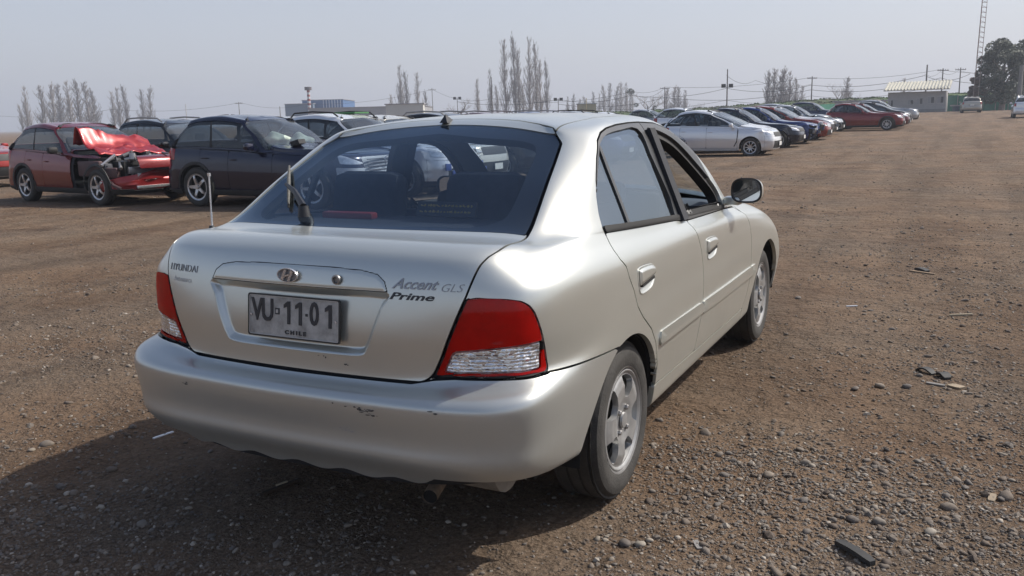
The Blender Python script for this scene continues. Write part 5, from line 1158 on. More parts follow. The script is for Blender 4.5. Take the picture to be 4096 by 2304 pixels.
for car, kd in ((navy_suv, 'suv'),):
    mb = MB(); leafp = [(.30, 1.42, 1.16), (-.38, 1.40, 1.12)]
    for q, c in enumerate(leafp):
        bm = bmesh.new(); bmesh.ops.create_icosphere(bm, subdivisions=3, radius=.22)
        for v in bm.verts: v.co *= 1+.22*math.sin(v.co.x*19+q)*math.cos(v.co.y*17)+.12*math.sin(v.co.z*31); v.co.z *= .7; v.co += Vector(c)
        me = bpy.data.meshes.new('airbag'); bm.to_mesh(me); bm.free(); me.polygons.foreach_set('use_smooth', [True]*len(me.polygons)); obj('airbag', me, AIRB, car)
mb = MB(); mb.box((.35, 1.98, 1.13), (.30, .16, .08), rz=.3, rx=.3); mb.build('loose_trim', CBLK, navy_suv)
# ------------------------------------------------------------------ litter on the ground
def gp4(px, py, up=0.):
    p = ground_point(px, py); return Vector((p.x, p.y, p.z+float(relief(np.array([p.x]), np.array([p.y]))[0])+up))
def strip(name, label, a, b, w, h, m, cat='debris', group=None, bend=0.):
    A, B = gp4(*a, h*.6), gp4(*b, h*.6); d = (B-A); n = Vector((-d.y, d.x, 0)).normalized(); v = []; k = 7
    for i in range(k):
        t = i/(k-1); c = A.lerp(B, t)+Vector((0, 0, bend*4*t*(1-t))); ww = w*(1-.25*(i in (0, k-1)))
        v += [c-n*ww/2-Vector((0, 0, h/2)), c+n*ww/2-Vector((0, 0, h/2)), c+n*ww/2+Vector((0, 0, h/2)), c-n*ww/2+Vector((0, 0, h/2))]
    o = v[0].copy(); mb = MB(); f = [(0, 3, 2, 1), (4*k-4, 4*k-3, 4*k-2, 4*k-1)]+[(4*i+j, 4*i+(j+1) % 4, 4*i+4+(j+1) % 4, 4*i+4+j) for i in range(k-1) for j in range(4)]
    mb.add([q-o for q in v], f); ob = mb.build(name, m); ob.location = o; return tag(ob, label, cat, group)
RBK = mat('old_rubber', (.03, .03, .03), .7, var=.3, vscale=40); WPL = mat('white_plastic', (.72, .74, .78), .5); STK = mat('dry_stick', (.24, .17, .11), .9, var=.3, vscale=30); CARD = mat('card_scrap', (.30, .24, .17), .9, var=.2, vscale=20)
strip('rubber_strip', 'black rubber strip lying at the lower right', (3350, 2172), (3490, 2262), .030, .016, RBK, bend=.006)
strip('plastic_straw', 'white plastic strip in the car shadow', (612, 1745), (692, 1717), .014, .006, WPL)
strip('plastic_sliver', 'thin white sliver right of the front wheel', (3385, 1219), (3430, 1220), .012, .006, WPL)
strip('pale_stick', 'pale stick on the gravel at the right', (3798, 1257), (3890, 1255), .012, .01, mat('pale_stick', (.42, .35, .25), .9))
strip('dark_shard', 'curved dark plastic shard at the right', (3670, 1480), (3735, 1500), .04, .008, RBK, bend=.02)
strip('grey_shard', 'grey shard below the curved dark one', (3705, 1533), (3780, 1541), .025, .008, mat('grey_shard', (.16, .15, .14), .6))
strip('short_shard', 'short dark shard right of the curved one', (3755, 1500), (3792, 1516), .05, .012, RBK, bend=.015)
strip('card_scrap', 'tan scrap of card near the right edge', (3964, 2006), (3972, 1984), .024, .005, CARD)
strip('card_flake', 'beige flake beside the dark shards', (3800, 1536), (3850, 1552), .05, .008, CARD)
strip('metal_flake', 'small grey flake at the bottom middle', (2780, 2160), (2800, 2195), .02, .004, mat('grey_flake', (.22, .21, .20), .5))
strip('dark_twig', 'dark twig under the bumper', (1050, 1975), (1200, 1915), .016, .010, mat('dark_twig', (.05, .035, .025), .9))
strip('pale_twig', 'short pale twig on the dark one', (1105, 1945), (1150, 1930), .010, .012, mat('pale_stick', (.42, .35, .25), .9))
strip('thin_stick', 'thin brown stick far right of the car', (3640, 1085), (3740, 1098), .03, .012, STK)
strip('broken_trim', 'dark broken trim lying beyond the white sliver', (3665, 1081), (3710, 1090), .06, .02, RBK, bend=.01)
rr = random.Random(12)
for k, (px, py, s, lab) in enumerate(((3075, 1900, .030, 'largest rounded stone right of the rear wheel'), (3410, 2080, .026, 'flat brown stone at the lower right'), (3720, 2130, .026, 'dark stone near the rubber strip'), (3640, 2010, .020, 'brown stone left of the card scrap'), (2500, 2170, .026, 'angular stone at the bottom centre'), (2560, 2175, .022, 'dark stone beside the angular one'), (3520, 1545, .030, 'pale flat stone at the right'), (3420, 1560, .024, 'round stone left of the pale flat one'))):
    c = gp4(px, py, s*.25); bm = bmesh.new(); s *= .72; bmesh.ops.create_icosphere(bm, subdivisions=2, radius=s)
    for v in bm.verts: v.co *= 1+rr.uniform(-.17, .17); v.co.z *= .55; v.co.x *= 1.25
    me = bpy.data.meshes.new('stone'); bm.to_mesh(me); bm.free(); me.polygons.foreach_set('use_smooth', [True]*len(me.polygons)); o = obj('stone', me, mat('stone_%d' % (k % 3), [(.20, .165, .13), (.13, .11, .095), (.26, .23, .19)][k % 3], .85, var=.2, vscale=40)); o.location = c; o.rotation_euler[2] = rr.uniform(0, 3); tag(o, lab, 'stone', 'larger loose stones')
# scuffs and stains on the silver car's bumper and tail
def scuff(name, cx, cz, w, h, seed, m, par, dy=.0012, n=14):
    r = random.Random(seed)
    for q in range(n):
        x = cx+r.gauss(0, w*.3); z = cz+r.gauss(0, h*.3)-(x-cx)*.08; ww, hh = r.uniform(.002, .010), r.uniform(.0008, .003)
        pts = [(x+ww*cos(a)*r.uniform(.6, 1.2), z+hh*sin(a)*r.uniform(.5, 1.3)) for a in [2*pi*k/7 for k in range(7)]]
        conform([(p[0], p[1], 0) for p in pts], [tuple(range(7))], 0, 0, dy, name, m, par)
SC = mat('scuff_black', (.09, .088, .085), .8); SCL = mat('scuff_pale', (.40, .40, .42), .7)
scuff('scuff', .30, .553, .10, .010, 1, SC, bumper, n=16); scuff('scuff', .33, .542, .05, .010, 2, SC, bumper, n=8); scuff('scuff', -.40, .545, .03, .012, 3, SC, bumper, n=4); scuff('scuff', .24, .48, .08, .02, 4, SCL, bumper, n=8); scuff('scuff', .55, .565, .03, .005, 6, SC, bumper, n=3)
scuff('scuff', .12, .672, .03, .004, 8, SC, hatch, n=3); scuff('scuff', .21, .655, .012, .012, 9, SC, hatch, n=3)
# ------------------------------------------------------------------ background
def hpt(px, D):
    """ground point under photo column px (2576-wide view) at depth D"""
    px = px*1.59; c = at_depth(px, 474-(px-2048)*.0252, D); return Vector((c[0], c[1], gz(c[0], c[1])))
HOR = lambda px: (474-(px*1.59-2048)*.0252)/1.59
def zat(px, py, D):
    """height seen at view pixel (px,py) at depth D"""
    return float(at_depth(px*1.59, py*1.59, D)[2])
CONC = mat('pole_concrete', (.20, .19, .18), .9, var=.2); WOODP = mat('pole_wood', (.07, .055, .045), .9, var=.3); CABLE = mat('cable_black', (.02, .02, .022), .7)
# --- bare trees
BARK = mat('grey_bark', (.24, .21, .19), .95, var=.25, vscale=2.); TWIG = mat('twig_grey', (.27, .24, .22), .95, var=.25, vscale=1.); TWIGD = mat('twig_dark', (.10, .09, .085), .95, var=.25, vscale=1.)
def tree_mesh(seed, style):
    """unit-height tree (1 m), returned as trunk and crown meshes"""
    r = random.Random(seed); tr = MB(); cr = MB()
    lean = r.uniform(-.03, .03)
    if style == 'poplar':
        n = 9; trunk = [Vector((lean*t*2+.006*r.uniform(-1, 1), .006*r.uniform(-1, 1), t)) for t in [i/(n-1)*.97 for i in range(n)]]
        tr.tube([p for p in trunk], [.0105*(1-.9*i/(n-1)) for i in range(n)], 6)
        for k in range(105):
            t = r.uniform(.05, .95); i = int(t/.97*(n-1)); b = trunk[min(i, n-1)].lerp(trunk[min(i+1, n-1)], t/.97*(n-1)-i); a = r.uniform(0, 2*pi)
            ln = r.uniform(.10, .27)*(1.12-t)**.7*1.05; sp = r.uniform(.16, .5)
            q = [b]
            for s in (.35, .7, 1.): q.append(b+Vector((cos(a)*sp*ln*s**.7, sin(a)*sp*ln*s**.7, ln*s*.97)))
            cr.tube(q, [.0042*(1.2-t), .003*(1.2-t), .002, .0012], 3, False)
            for _ in range(4):
                s = r.uniform(.25, .95); b2 = b+(q[-1]-b)*s; a2 = r.uniform(0, 2*pi); l2 = ln*r.uniform(.2, .5)
                cr.tube([b2, b2+Vector((cos(a2)*.3*l2, sin(a2)*.3*l2, l2))], [.0017, .0008], 3, False)
    else:
        n = 5; trunk = [Vector((lean*t, 0, t)) for t in [0, .12, .22, .3, .38]]; tr.tube(trunk, [.03, .026, .022, .018, .013], 6)
        def branch(b, d, ln, rad, dep):
            e = b; pts = [b]
            for s in range(3):
                d = (d+Vector((r.uniform(-.25, .25), r.uniform(-.25, .25), r.uniform(-.05, .2)))).normalized(); e = e+d*ln/3; pts.append(e)
            (tr if dep == 0 else cr).tube(pts, [rad, rad*.8, rad*.65, rad*.5], 3 if dep else 5, False)
            if dep < 3:
                for _ in range(4 if dep < 2 else 3):
                    s = r.choice(pts[1:]); a = r.uniform(0, 2*pi); branch(s, (d+Vector((cos(a)*.8, sin(a)*.8, r.uniform(-.1, .5)))).normalized(), ln*r.uniform(.5, .75), rad*.5, dep+1)
        for _ in range(6):
            a = r.uniform(0, 2*pi); branch(trunk[r.randint(1, 4)], Vector((cos(a)*.75, sin(a)*.75, r.uniform(.5, 1.1))).normalized(), r.uniform(.2, .3), .010, 0)
    return tr.mesh('trunk'), cr.mesh('crown')
TMESH = {('poplar', i): tree_mesh(40+i, 'poplar') for i in range(5)}
TMESH.update({('round', i): tree_mesh(70+i, 'round') for i in range(3)})
for (a, b_) in TMESH.values(): a.materials.append(BARK); b_.materials.append(TWIG)
MIST = mat('mistletoe', (.035, .045, .030), .95, var=.4, vscale=3)
def leaf_blob(mb, c, R, n, size, rnd, flat=.8):
    for _ in range(n):
        d = Vector((rnd.gauss(0, 1), rnd.gauss(0, 1), rnd.gauss(0, 1))).normalized()*R*rnd.uniform(.55, 1.)**.6; d.z *= flat
        p = Vector(c)+d; u = Vector((rnd.gauss(0, 1), rnd.gauss(0, 1), rnd.gauss(0, 1))).normalized(); w = u.orthogonal().normalized(); s = size*rnd.uniform(.6, 1.3)
        mb.add([p-u*s-w*s*.5, p+u*s*.2-w*s*.6, p+u*s, p-u*s*.1+w*s*.6], [(0, 1, 2, 3)])
def tree(px, D, top, style, i, label, group, name='bare_tree', wide=1., ball=()):
    b = hpt(px, D); h = zat(px, top, D)-b.z; t = thing(name, label, 'tree', b, random.uniform(0, 6), group)
    tm, cm = TMESH[(style, i)]
    o = obj('trunk', tm, None, t); c = obj('crown', cm, None, t)
    for q in (o, c): q.scale = (h*wide*1.3, h*wide*1.3, h)
    for (dx, hz, rr) in ball:
        mb = MB(); leaf_blob(mb, (0, 0, 0), rr, 130, rr*.22, random.Random(int(px*7+hz*100))); m = mb.build('mistletoe', MIST, t); m.location = (dx*h, 0, hz*h)
LG = 'bare trees far left'; MG = 'tall bare poplars above the silver roof'; RG = 'bare trees far right'
k = 0
for px, top, D, lab in ((72, 219, 290, 'lone slim poplar at the far left'), (58, 262, 300, 'short bare tree left of the lone slim poplar'), (112, 214, 300, 'leftmost poplar of the dense far left clump'), (136, 207, 305, 'second poplar of the dense far left clump'), (158, 210, 298, 'third poplar of the dense far left clump'), (182, 206, 310, 'fourth poplar of the dense far left clump'), (205, 200, 296, 'tallest poplar of the dense far left clump'), (228, 205, 304, 'right poplar of the dense far left clump'), (246, 222, 310, 'outer right poplar of the dense far left clump'), (288, 228, 340, 'left one of three faint poplars'), (304, 222, 345, 'middle one of three faint poplars'), (322, 214, 340, 'right one of three faint poplars'), (362, 224, 345, 'left poplar of the faint pair'), (378, 216, 340, 'right poplar of the faint pair')):
    tree(px, D, top, 'poplar', k % 5, lab, LG, wide=1.5 if 100 < px < 250 else 1.25); k += 1
for px, top, D, lab, w in ((985, 236, 310, 'low bare poplar left of the leaning one', 1.2), (1012, 168, 300, 'tall leaning bare poplar behind the container', 1.1), (1026, 178, 305, 'bare poplar right beside the leaning one', 1.0), (1055, 182, 300, 'slender bare poplar above the container', .95), (1075, 226, 320, 'short bare poplar right of the container', 1.2), (1204, 196, 270, 'first slim poplar left of the tall group', .9), (1236, 178, 275, 'second slim poplar left of the tall group', .85), (1252, 214, 285, 'short poplar leaning beside the tall group', 1.), (1274, 100, 262, 'left tall poplar with a dark nest', .85), (1299, 86, 262, 'highest poplar of all', .8), (1308, 122, 268, 'poplar close behind the highest one', .8), (1334, 101, 262, 'broad tall poplar in the middle of the group', .9), (1350, 106, 266, 'poplar just right of the broad one', .75), (1361, 150, 270, 'shorter poplar in the tall group', .85), (1378, 148, 262, 'rightmost poplar of the tall group', .7), (1318, 210, 275, 'small poplar at the foot of the tall group', 1.1)):
    tree(px, D, top, 'poplar', k % 5, lab, MG, wide=w, ball=((.0, .62, .5),) if px == 1274 else ()); k += 1
tree(1160, 300, 232, 'round', 1, 'round dark bare bush left of the tall poplars', MG, wide=1.3)
for j, (px, top) in enumerate(((1428, 244), (1442, 236), (1458, 248), (1474, 240), (1492, 230), (1508, 236), (1520, 214), (1534, 208), (1548, 212), (1562, 206), (1576, 210), (1590, 226))):
    tree(px, 350+10*(j % 3), top, 'poplar', k % 5, 'faint bare poplar, number %d from the left in the thin line' % (j+1) if False else ['faint', 'thin', 'pale', 'slim', 'straight', 'short', 'crooked', 'feathery', 'ragged', 'grey', 'bushy', 'last'][j]+' bare poplar of the distant thin line right of the tall group', RG, wide=1.3); k += 1
tree(1628, 230, 209, 'round', 0, 'round bare tree with dark mistletoe clumps', RG, wide=1.15, ball=((-.45, .78, 1.0), (-.3, .42, .7), (.2, .35, .6)))
for j, (px, top) in enumerate(((1678, 222), (1692, 215), (1706, 218), (1722, 228))): tree(px, 300, top, 'poplar', k % 5, ['left', 'second', 'third', 'right'][j]+' poplar of the hazy clump beside the round bare tree', RG, wide=1.8); k += 1
tree(1762, 260, 252, 'round', 2, 'low bare bush left of the floodlight pole', RG)
for j, (px, top) in enumerate(((1931, 178), (1943, 172), (1957, 168), (1970, 176), (1986, 182), (2002, 196), (2015, 215))):
    tree(px, 215, top, 'poplar', k % 5, ['first', 'second', 'highest', 'fourth', 'fifth', 'sixth', 'last'][j]+' bare poplar of the clump with mistletoe behind the bank', RG, wide=1.5, ball=((.02, .55, .45), (-.03, .3, .55)) if j in (0, 2, 4) else ()); k += 1
tree(2110, 220, 200, 'round', 2, 'round bare tree left of the hut', RG, wide=1.1); tree(2128, 225, 194, 'poplar', 1, 'upright bare tree left of the hut', RG, wide=1.8); tree(2142, 228, 210, 'round', 1, 'small bare tree nearest the hut', RG)
tree(2272, 190, 196, 'poplar', 2, 'thin bare tree rising behind the hut roof', RG, wide=1.2)
# --- evergreen at the right edge
LEAFM, nt, b = nodes_of('evergreen_leaf'); tc = N_(nt, 'ShaderNodeTexCoord'); n = N_(nt, 'ShaderNodeTexNoise', Scale=.5, Detail=3.); nt.links.new(tc.outputs['Object'], n.inputs['Vector']); nt.links.new(ramp(nt, n.outputs['Fac'], [(.3, (.022, .034, .018)), (.7, (.060, .075, .040))]).outputs[0], b.inputs['Base Color']); b.inputs['Roughness'].default_value = .7
LEAFR = mat('dry_leaf', (.15, .10, .075), .9, var=.3, vscale=2.)
def evergreen(px, D, top, wpx, label, seed, leaf=LEAFM, nb=46, base=.16):
    b = hpt(px, D); h = zat(px, top, D)-b.z; w = wpx*1.59*D/CAM_F/2; r = random.Random(seed); t = thing('evergreen_tree', label, 'tree', b, 0, 'leafy trees at the right edge')
    mb = MB(); mb.tube([(0, 0, 0), (.1, 0, h*.2), (-.1, .1, h*.45), (0, 0, h*.8)], [.35, .3, .2, .06], 8)
    for _ in range(9):
        a = r.uniform(0, 6.28); z0 = h*r.uniform(.15, .5); mb.tube([(0, 0, z0), (cos(a)*w*.4, sin(a)*w*.4, z0+h*.15), (cos(a)*w*.75, sin(a)*w*.75, z0+h*.25)], [.14, .09, .03], 5)
    mb.build('trunk', BARK, t)
    cl = MB()
    for _ in range(nb):
        a = r.uniform(0, 6.28); zz = r.uniform(base, .97); rr = w*math.sqrt(r.uniform(.05, 1))*math.sin(pi*min(1, (zz*.80+.18)))**.55
        R = h*r.uniform(.07, .13); leaf_blob(cl, (cos(a)*rr, sin(a)*rr, zz*h-R*.3), R, 260, .15, r, .75)
    cl.build('crown', leaf, t)
evergreen(2520, 104, 98, 118, 'large dark leafy tree at the right edge of the yard', 3, nb=60)
evergreen(2590, 112, 90, 90, 'second dark leafy tree cut off by the right edge', 9, nb=46)
evergreen(2450, 106, 196, 44, 'reddish brown small tree behind the lattice mast', 5, LEAFR, 18, .25)
# --- grass bank
gbm, nt, b = nodes_of('bank_grass'); tc = N_(nt, 'ShaderNodeTexCoord'); n = N_(nt, 'ShaderNodeTexNoise', Scale=.35, Detail=8., Roughness=.7); nt.links.new(tc.outputs['Object'], n.inputs['Vector'])
nt.links.new(ramp(nt, n.outputs['Fac'], [(.34, (.085, .068, .045)), (.46, (.060, .080, .028)), (.62, (.060, .115, .026)), (.8, (.10, .14, .05))]).outputs[0], b.inputs['Base Color']); b.inputs['Roughness'].default_value = 1.
top_pts = [(1440, 287, 150), (1480, 282, 146), (1560, 279, 142), (1660, 276, 138), (1760, 271, 134), (1860, 264, 130), (1960, 256, 128), (2060, 249, 126), (2160, 246, 125), (2260, 243, 124), (2400, 232, 124), (2500, 230, 126)]
bv = []; xs = np.arange(1440, 2501, 6)
for q in xs:
    tp = np.interp(q, [t[0] for t in top_pts], [t[1] for t in top_pts]); D = np.interp(q, [t[0] for t in top_pts], [t[2] for t in top_pts])
    p = hpt(q, D); zt = max(p.z+.05, zat(q, tp, D)); pf = hpt(q, D-9-.9*(zt-p.z)); pb = hpt(q, D+16)
    for s in range(7):
        t = s/6; c = pf.lerp(p, t); hh = sm(0, 1, t)*(zt-pf.z)+.12*wn(q*.05, t*3, 31)*(1 if 0 < s else 0); bv.append((c.x, c.y, pf.z-.05+hh))
    bv.append((pb.x, pb.y, zt-.1)); bv.append((pb.x+2, pb.y+8, pb.z-.5))
nr_ = len(xs); bf = [(i*9+j, (i+1)*9+j, (i+1)*9+j+1, i*9+j+1) for i in range(nr_-1) for j in range(8)]
me = bpy.data.meshes.new('grass_bank'); me.from_pydata(bv, [], bf); me.polygons.foreach_set('use_smooth', [True]*len(bf)); me.update(); gb = obj('grass_bank', me, gbm); gb['kind'] = 'structure'
tuft = MB(); r = random.Random(77)
for _ in range(5200):
    q = r.randint(0, nr_-2); s = r.uniform(1.5, 6.4); i = int(s); a = Vector(bv[q*9+i]).lerp(Vector(bv[q*9+i+1]), s-i).lerp(Vector(bv[(q+1)*9+i]), r.random()*.8); w = r.uniform(.08, .3); h = r.uniform(.05, .16)*(1.3 if s > 5 else .8)
    an = r.uniform(0, 3.14); tuft.add([a+Vector((-w*cos(an), -w*sin(an), -.03)), a+Vector((w*cos(an), w*sin(an), -.03)), a+Vector((r.uniform(-.1, .1), r.uniform(-.1, .1), h))], [(0, 1, 2)])
tf = tuft.build('grass_tufts', gbm); tf['kind'] = 'stuff'; tf['label'] = 'short green grass and weeds growing on the bank'; tf['category'] = 'grass'
# --- site hut
hw0, hw1 = hpt(2232, 105.5), hpt(2378, 102.5); hx = (hw1-hw0); hl = hx.length; hz0 = (hw0.z+hw1.z)/2-.1; ang_h = math.atan2(hx.y, hx.x)
hut = thing('site_hut', 'pale grey site hut with ribbed overhanging roof', 'hut', (hw0.x, hw0.y, hz0), ang_h)
zt_h = zat(2300, 231, 104)-hz0; HUTW = mat('hut_wall', (.42, .41, .40), .85, var=.1, vscale=3); HUTR = mat('hut_roof', (.52, .50, .42), .6, var=.15, vscale=2)
mb = MB(); mb.box((hl/2, 2.2, zt_h/2), (hl, 4.4, zt_h)); hwall = mb.build('wall', HUTW, hut)
mb = MB(); mb.box((hl*.68, -.06, zt_h*.09), (hl*.64, .14, zt_h*.20)); mb.build('base_course', mat('hut_base', (.27, .26, .25), .9, var=.2), hut)
npl = 13
for i in range(1, npl): 
    mb = MB(); mb.box((hl/2, -.012, zt_h*(.2+.8*i/npl)), (hl*.995, .02, .02)); mb.build('siding_joint', mat('hut_joint', (.30, .29, .285), .9), hwall)
for fx, zz, ww, hh in ((.06, .50, .30, .42), (.40, .52, .42, .30), (.56, .56, .42, .40), (.75, .60, .46, .44), (.91, .60, .46, .44)):
    mb = MB(); mb.box((hl*fx, -.03, zt_h*zz), (ww*1.6, .06, zt_h*hh*.72)); w_ = mb.build('window', mat('hut_window_frame', (.45, .44, .43), .7), hut)
    mb = MB(); mb.box((hl*fx+ww*.38, -.065, zt_h*zz), (ww*.66, .02, zt_h*hh*.62)); mb.build('pane', mat('hut_pane', (.05, .055, .06), .2), w_)
    mb = MB(); mb.box((hl*fx-ww*.38, -.065, zt_h*zz), (ww*.66, .02, zt_h*hh*.62)); mb.build('pane', mat('hut_pane_light', (.30, .30, .31), .3), w_)
zr0 = zat(2300, 228, 104)-hz0; zr1 = zat(2300, 210, 106)-hz0
x0, x1 = -.45, hl+.4; rf = MB(); rf.add([(x0, -.8, zr0), (x1, -.8, zr0+.0), (x1, 4, zr1+.15), (x0, 4, zr1+.15), (x0, -.8, zr0+.10), (x1, -.8, zr0+.10), (x1, 4, zr1+.25), (x0, 4, zr1+.25)], [(3, 2, 1, 0), (4, 5, 6, 7), (0, 1, 5, 4), (1, 2, 6, 5), (2, 3, 7, 6), (3, 0, 4, 7)]); hroof = rf.build('roof', HUTR, hut)
for i in range(20):
    x = x0+(x1-x0)*(i+.5)/20; mb = MB(); mb.add([(x-.07, -.86, zr0+.09), (x+.07, -.86, zr0+.09), (x+.07, 4, zr1+.24), (x-.07, 4, zr1+.24), (x-.04, -.86, zr0+.22), (x+.04, -.86, zr0+.22), (x+.04, 4, zr1+.36), (x-.04, 4, zr1+.36)], [(4, 5, 6, 7), (0, 1, 5, 4), (1, 2, 6, 5), (3, 0, 4, 7), (0, 3, 2, 1), (2, 3, 7, 6)]); mb.build('roof_rib', HUTR, hroof)
# --- green screened fence
FGREEN = mat('green_screen', (.055, .23, .16), .85, var=.18, vscale=1.2); fpts = [2376, 2408, 2440, 2472, 2504, 2536, 2570, 2610]
fence = thing('green_fence', 'fence covered in green netting beyond the parked cars', 'fence', hpt(2376, 112))
fb = hpt(2376, 112)
for i in range(len(fpts)-1):
    a, c = hpt(fpts[i], 112-.6*i), hpt(fpts[i+1], 112-.6*(i+1)); zt0, zt1 = zat(fpts[i], 240.5, 112), zat(fpts[i+1], 239, 111)
    n = 8; v = []; 
    for j in range(n+1):
        t = j/n; q = a.lerp(c, t); off = .05*math.sin(j*2.1+i); zt = zt0+(zt1-zt0)*t-.05*math.sin(pi*t)
        for s in (0, .5, 1): v.append((q.x-fb.x, q.y-fb.y+off*(s-.3), a.z-fb.z-.1+(zt-a.z+.1)*s))
    mb = MB(); mb.add(v, [(j*3+s, j*3+3+s, j*3+4+s, j*3+1+s) for j in range(n) for s in (0, 1)], True); mb.build('netting', FGREEN, fence)
    mb = MB(); mb.tube([(a.x-fb.x, a.y-fb.y-.05, a.z-fb.z), (a.x-fb.x, a.y-fb.y-.05, zt0-fb.z+.1)], .05, 6); mb.build('post', STEEL, fence)
# left stretch of green fence beyond the cars
fence2 = thing('green_fence', 'short stretch of green netting left of the white trailer', 'fence', hpt(2060, 96)); a, c = hpt(2060, 96), hpt(2130, 100)
mb = MB(); zt0 = zat(2060, 263, 96); mb.add([(0, 0, 0), (c.x-a.x, c.y-a.y, c.z-a.z), (c.x-a.x, c.y-a.y, zt0-a.z+.1), (0, 0, zt0-a.z)], [(0, 1, 2, 3)]); mb.build('netting', FGREEN, fence2)
mb = MB(); mb.tube([(0, 0, 0), (0, 0, zt0-a.z+.15)], .05, 6); mb.build('post', STEEL, fence2)
# --- lattice mast
mz = hpt(2452, 104); zt_m = 34.; RUSTR = mat('mast_red', (.15, .075, .058), .8, var=.3, vscale=.8); RUSTW = mat('mast_pale', (.42, .34, .31), .8, var=.2)
mast = thing('lattice_mast', 'tall thin lattice mast with ladder rungs at the right', 'mast', mz)
m0 = hpt(2447, 104); tdir = (hpt(2462, 104)-hpt(2442, 104)).normalized(); hwm = .30; lean = .055
def mpt(t, s): return Vector((tdir.x*s*hwm+lean*t*tdir.x*.35, tdir.y*s*hwm+lean*t*tdir.y*.35, t))
for s in (-1, 1):
    for q in range(0, 34, 6):
        mb = MB(); mb.tube([mpt(q, s), mpt(q+6, s)], .032, 5); mb.build('mast_leg', RUSTR if (q//6) % 2 else RUSTW, mast)
mb = MB(); back = Vector((-tdir.y, tdir.x, 0))*.5; mb.tube([mpt(0, 0)+back, mpt(34, 0)+back], .042, 5); mb.build('mast_leg', RUSTR, mast)
for q in np.arange(.5, 34, .42*1.35):
    mb = MB(); mb.tube([mpt(q, -1), mpt(q, 1)], .022, 4); mb.tube([mpt(q, 1), mpt(q+.28, 0)+back], .02, 4); mb.build('mast_rung', RUSTR, mast)
mb = MB(); mb.box((0, 0, .4), (1.0, .9, .8)); mb.build('mast_footing', CONC, mast)
# --- poles and lines
def upole(px, D, top, label, arm=True, r=.12, m=WOODP, flood=False, tilt=0.):
    b = hpt(px, D); h = zat(px, top, D)-b.z; t = thing('utility_pole', label, 'pole', b, 0, 'poles along the horizon')
    mb = MB(); mb.tube([(0, 0, -.3), (tilt*h, 0, h)], [r, r*.7], 8); mb.build('pole_shaft', m, t)
    ax = Vector((CR[0], CR[1], 0)).normalized()
    if arm: 
        mb = MB(); mb.box((tilt*h, 0, h*.95), (2.0, .12, .12), rz=math.atan2(ax.y, ax.x)); cr_ = mb.build('crossarm', m, t)
        for s in (-.9, -.45, .45, .9):
            mb = MB(); mb.tube([(ax.x*s+tilt*h, ax.y*s, h*.95), (ax.x*s+tilt*h, ax.y*s, h*.95+.25)], .05, 6); mb.build('insulator', CONC, cr_)
    if flood:
        for s in (-1, 1):
            mb = MB(); mb.box((ax.x*.5*s, ax.y*.5*s, h*flood), (.55, .3, .5), rz=math.atan2(ax.y, ax.x)); mb.build('floodlight', CBLK, t)
        mb = MB(); mb.box((0, 0, h*flood-.2), (1.2, .06, .06), rz=math.atan2(ax.y, ax.x)); mb.build('bracket', CBLK, t)
    return Vector((b.x, b.y, b.z+h)), t
P = {}
for px, D, top, lab, kw in ((605, 230, 257, 'thin pole with crossarm above the navy car', dict(m=CONC)), (472, 180, 262, 'short white post left above the navy car', dict(arm=False, m=mat('post_white', (.5, .5, .5), .8), r=.10)), (707, 150, 268, 'grey fence post left of the striped chimney', dict(arm=False, m=CONC, r=.09)), (1090, 240, 222, 'pole near the container with crossarm', dict(m=CONC)), (1239, 170, 195, 'plain dark pole left of the tall poplars', dict(arm=False, r=.10)), (1405, 150, 248, 'short twin floodlight pole right of the tall poplars', dict(arm=False, r=.07, flood=.97)), (1152, 170, 245, 'low floodlight post left of the tall poplars', dict(arm=False, r=.07, flood=.97)), (1585, 190, 228, 'pole between the thin poplar line and the round tree', dict(r=.13)), (1672, 190, 219, 'pole right of the round bare tree', dict(r=.13)), (1828, 120, 175, 'tall floodlight pole above the white hatchback', dict(arm=False, r=.10, flood=.66)), (2040, 180, 193, 'pole right of the mistletoe clump', dict(r=.14)), (2326, 150, 164, 'tall pole behind the hut roof', dict(arm=False, r=.15)), (2366, 160, 173, 'pole with crossarm behind the hut', dict(r=.13)), (2410, 165, 171, 'pole with crossarm right of the hut', dict(r=.13)), (1475, 160, 247, 'stub of pale timber frame on the bank', dict(arm=False, r=.12, m=mat('raw_timber', (.42, .33, .20), .9))), (2562, 100, 165, 'thick grey post at the right edge', dict(arm=False, r=.28, m=CONC))):
    P[px] = upole(px, D, top, lab, **kw)[0]
def cable(pts, sag, label, r=.035):
    """pts: (view px, py, depth)"""
    Q = [Vector(tuple(at_depth(a*1.59, b*1.59, D))) for a, b, D in pts]; mb = MB(); out = []
    for i in range(len(Q)-1):
        for j in range(12):
            t = j/12; q = Q[i].lerp(Q[i+1], t); q.z -= sag*4*t*(1-t); out.append(q)
    out.append(Q[-1]); mb.tube(out, r, 4); tag(mb.build('power_cable', CABLE, None), label, 'cable', 'overhead cables')
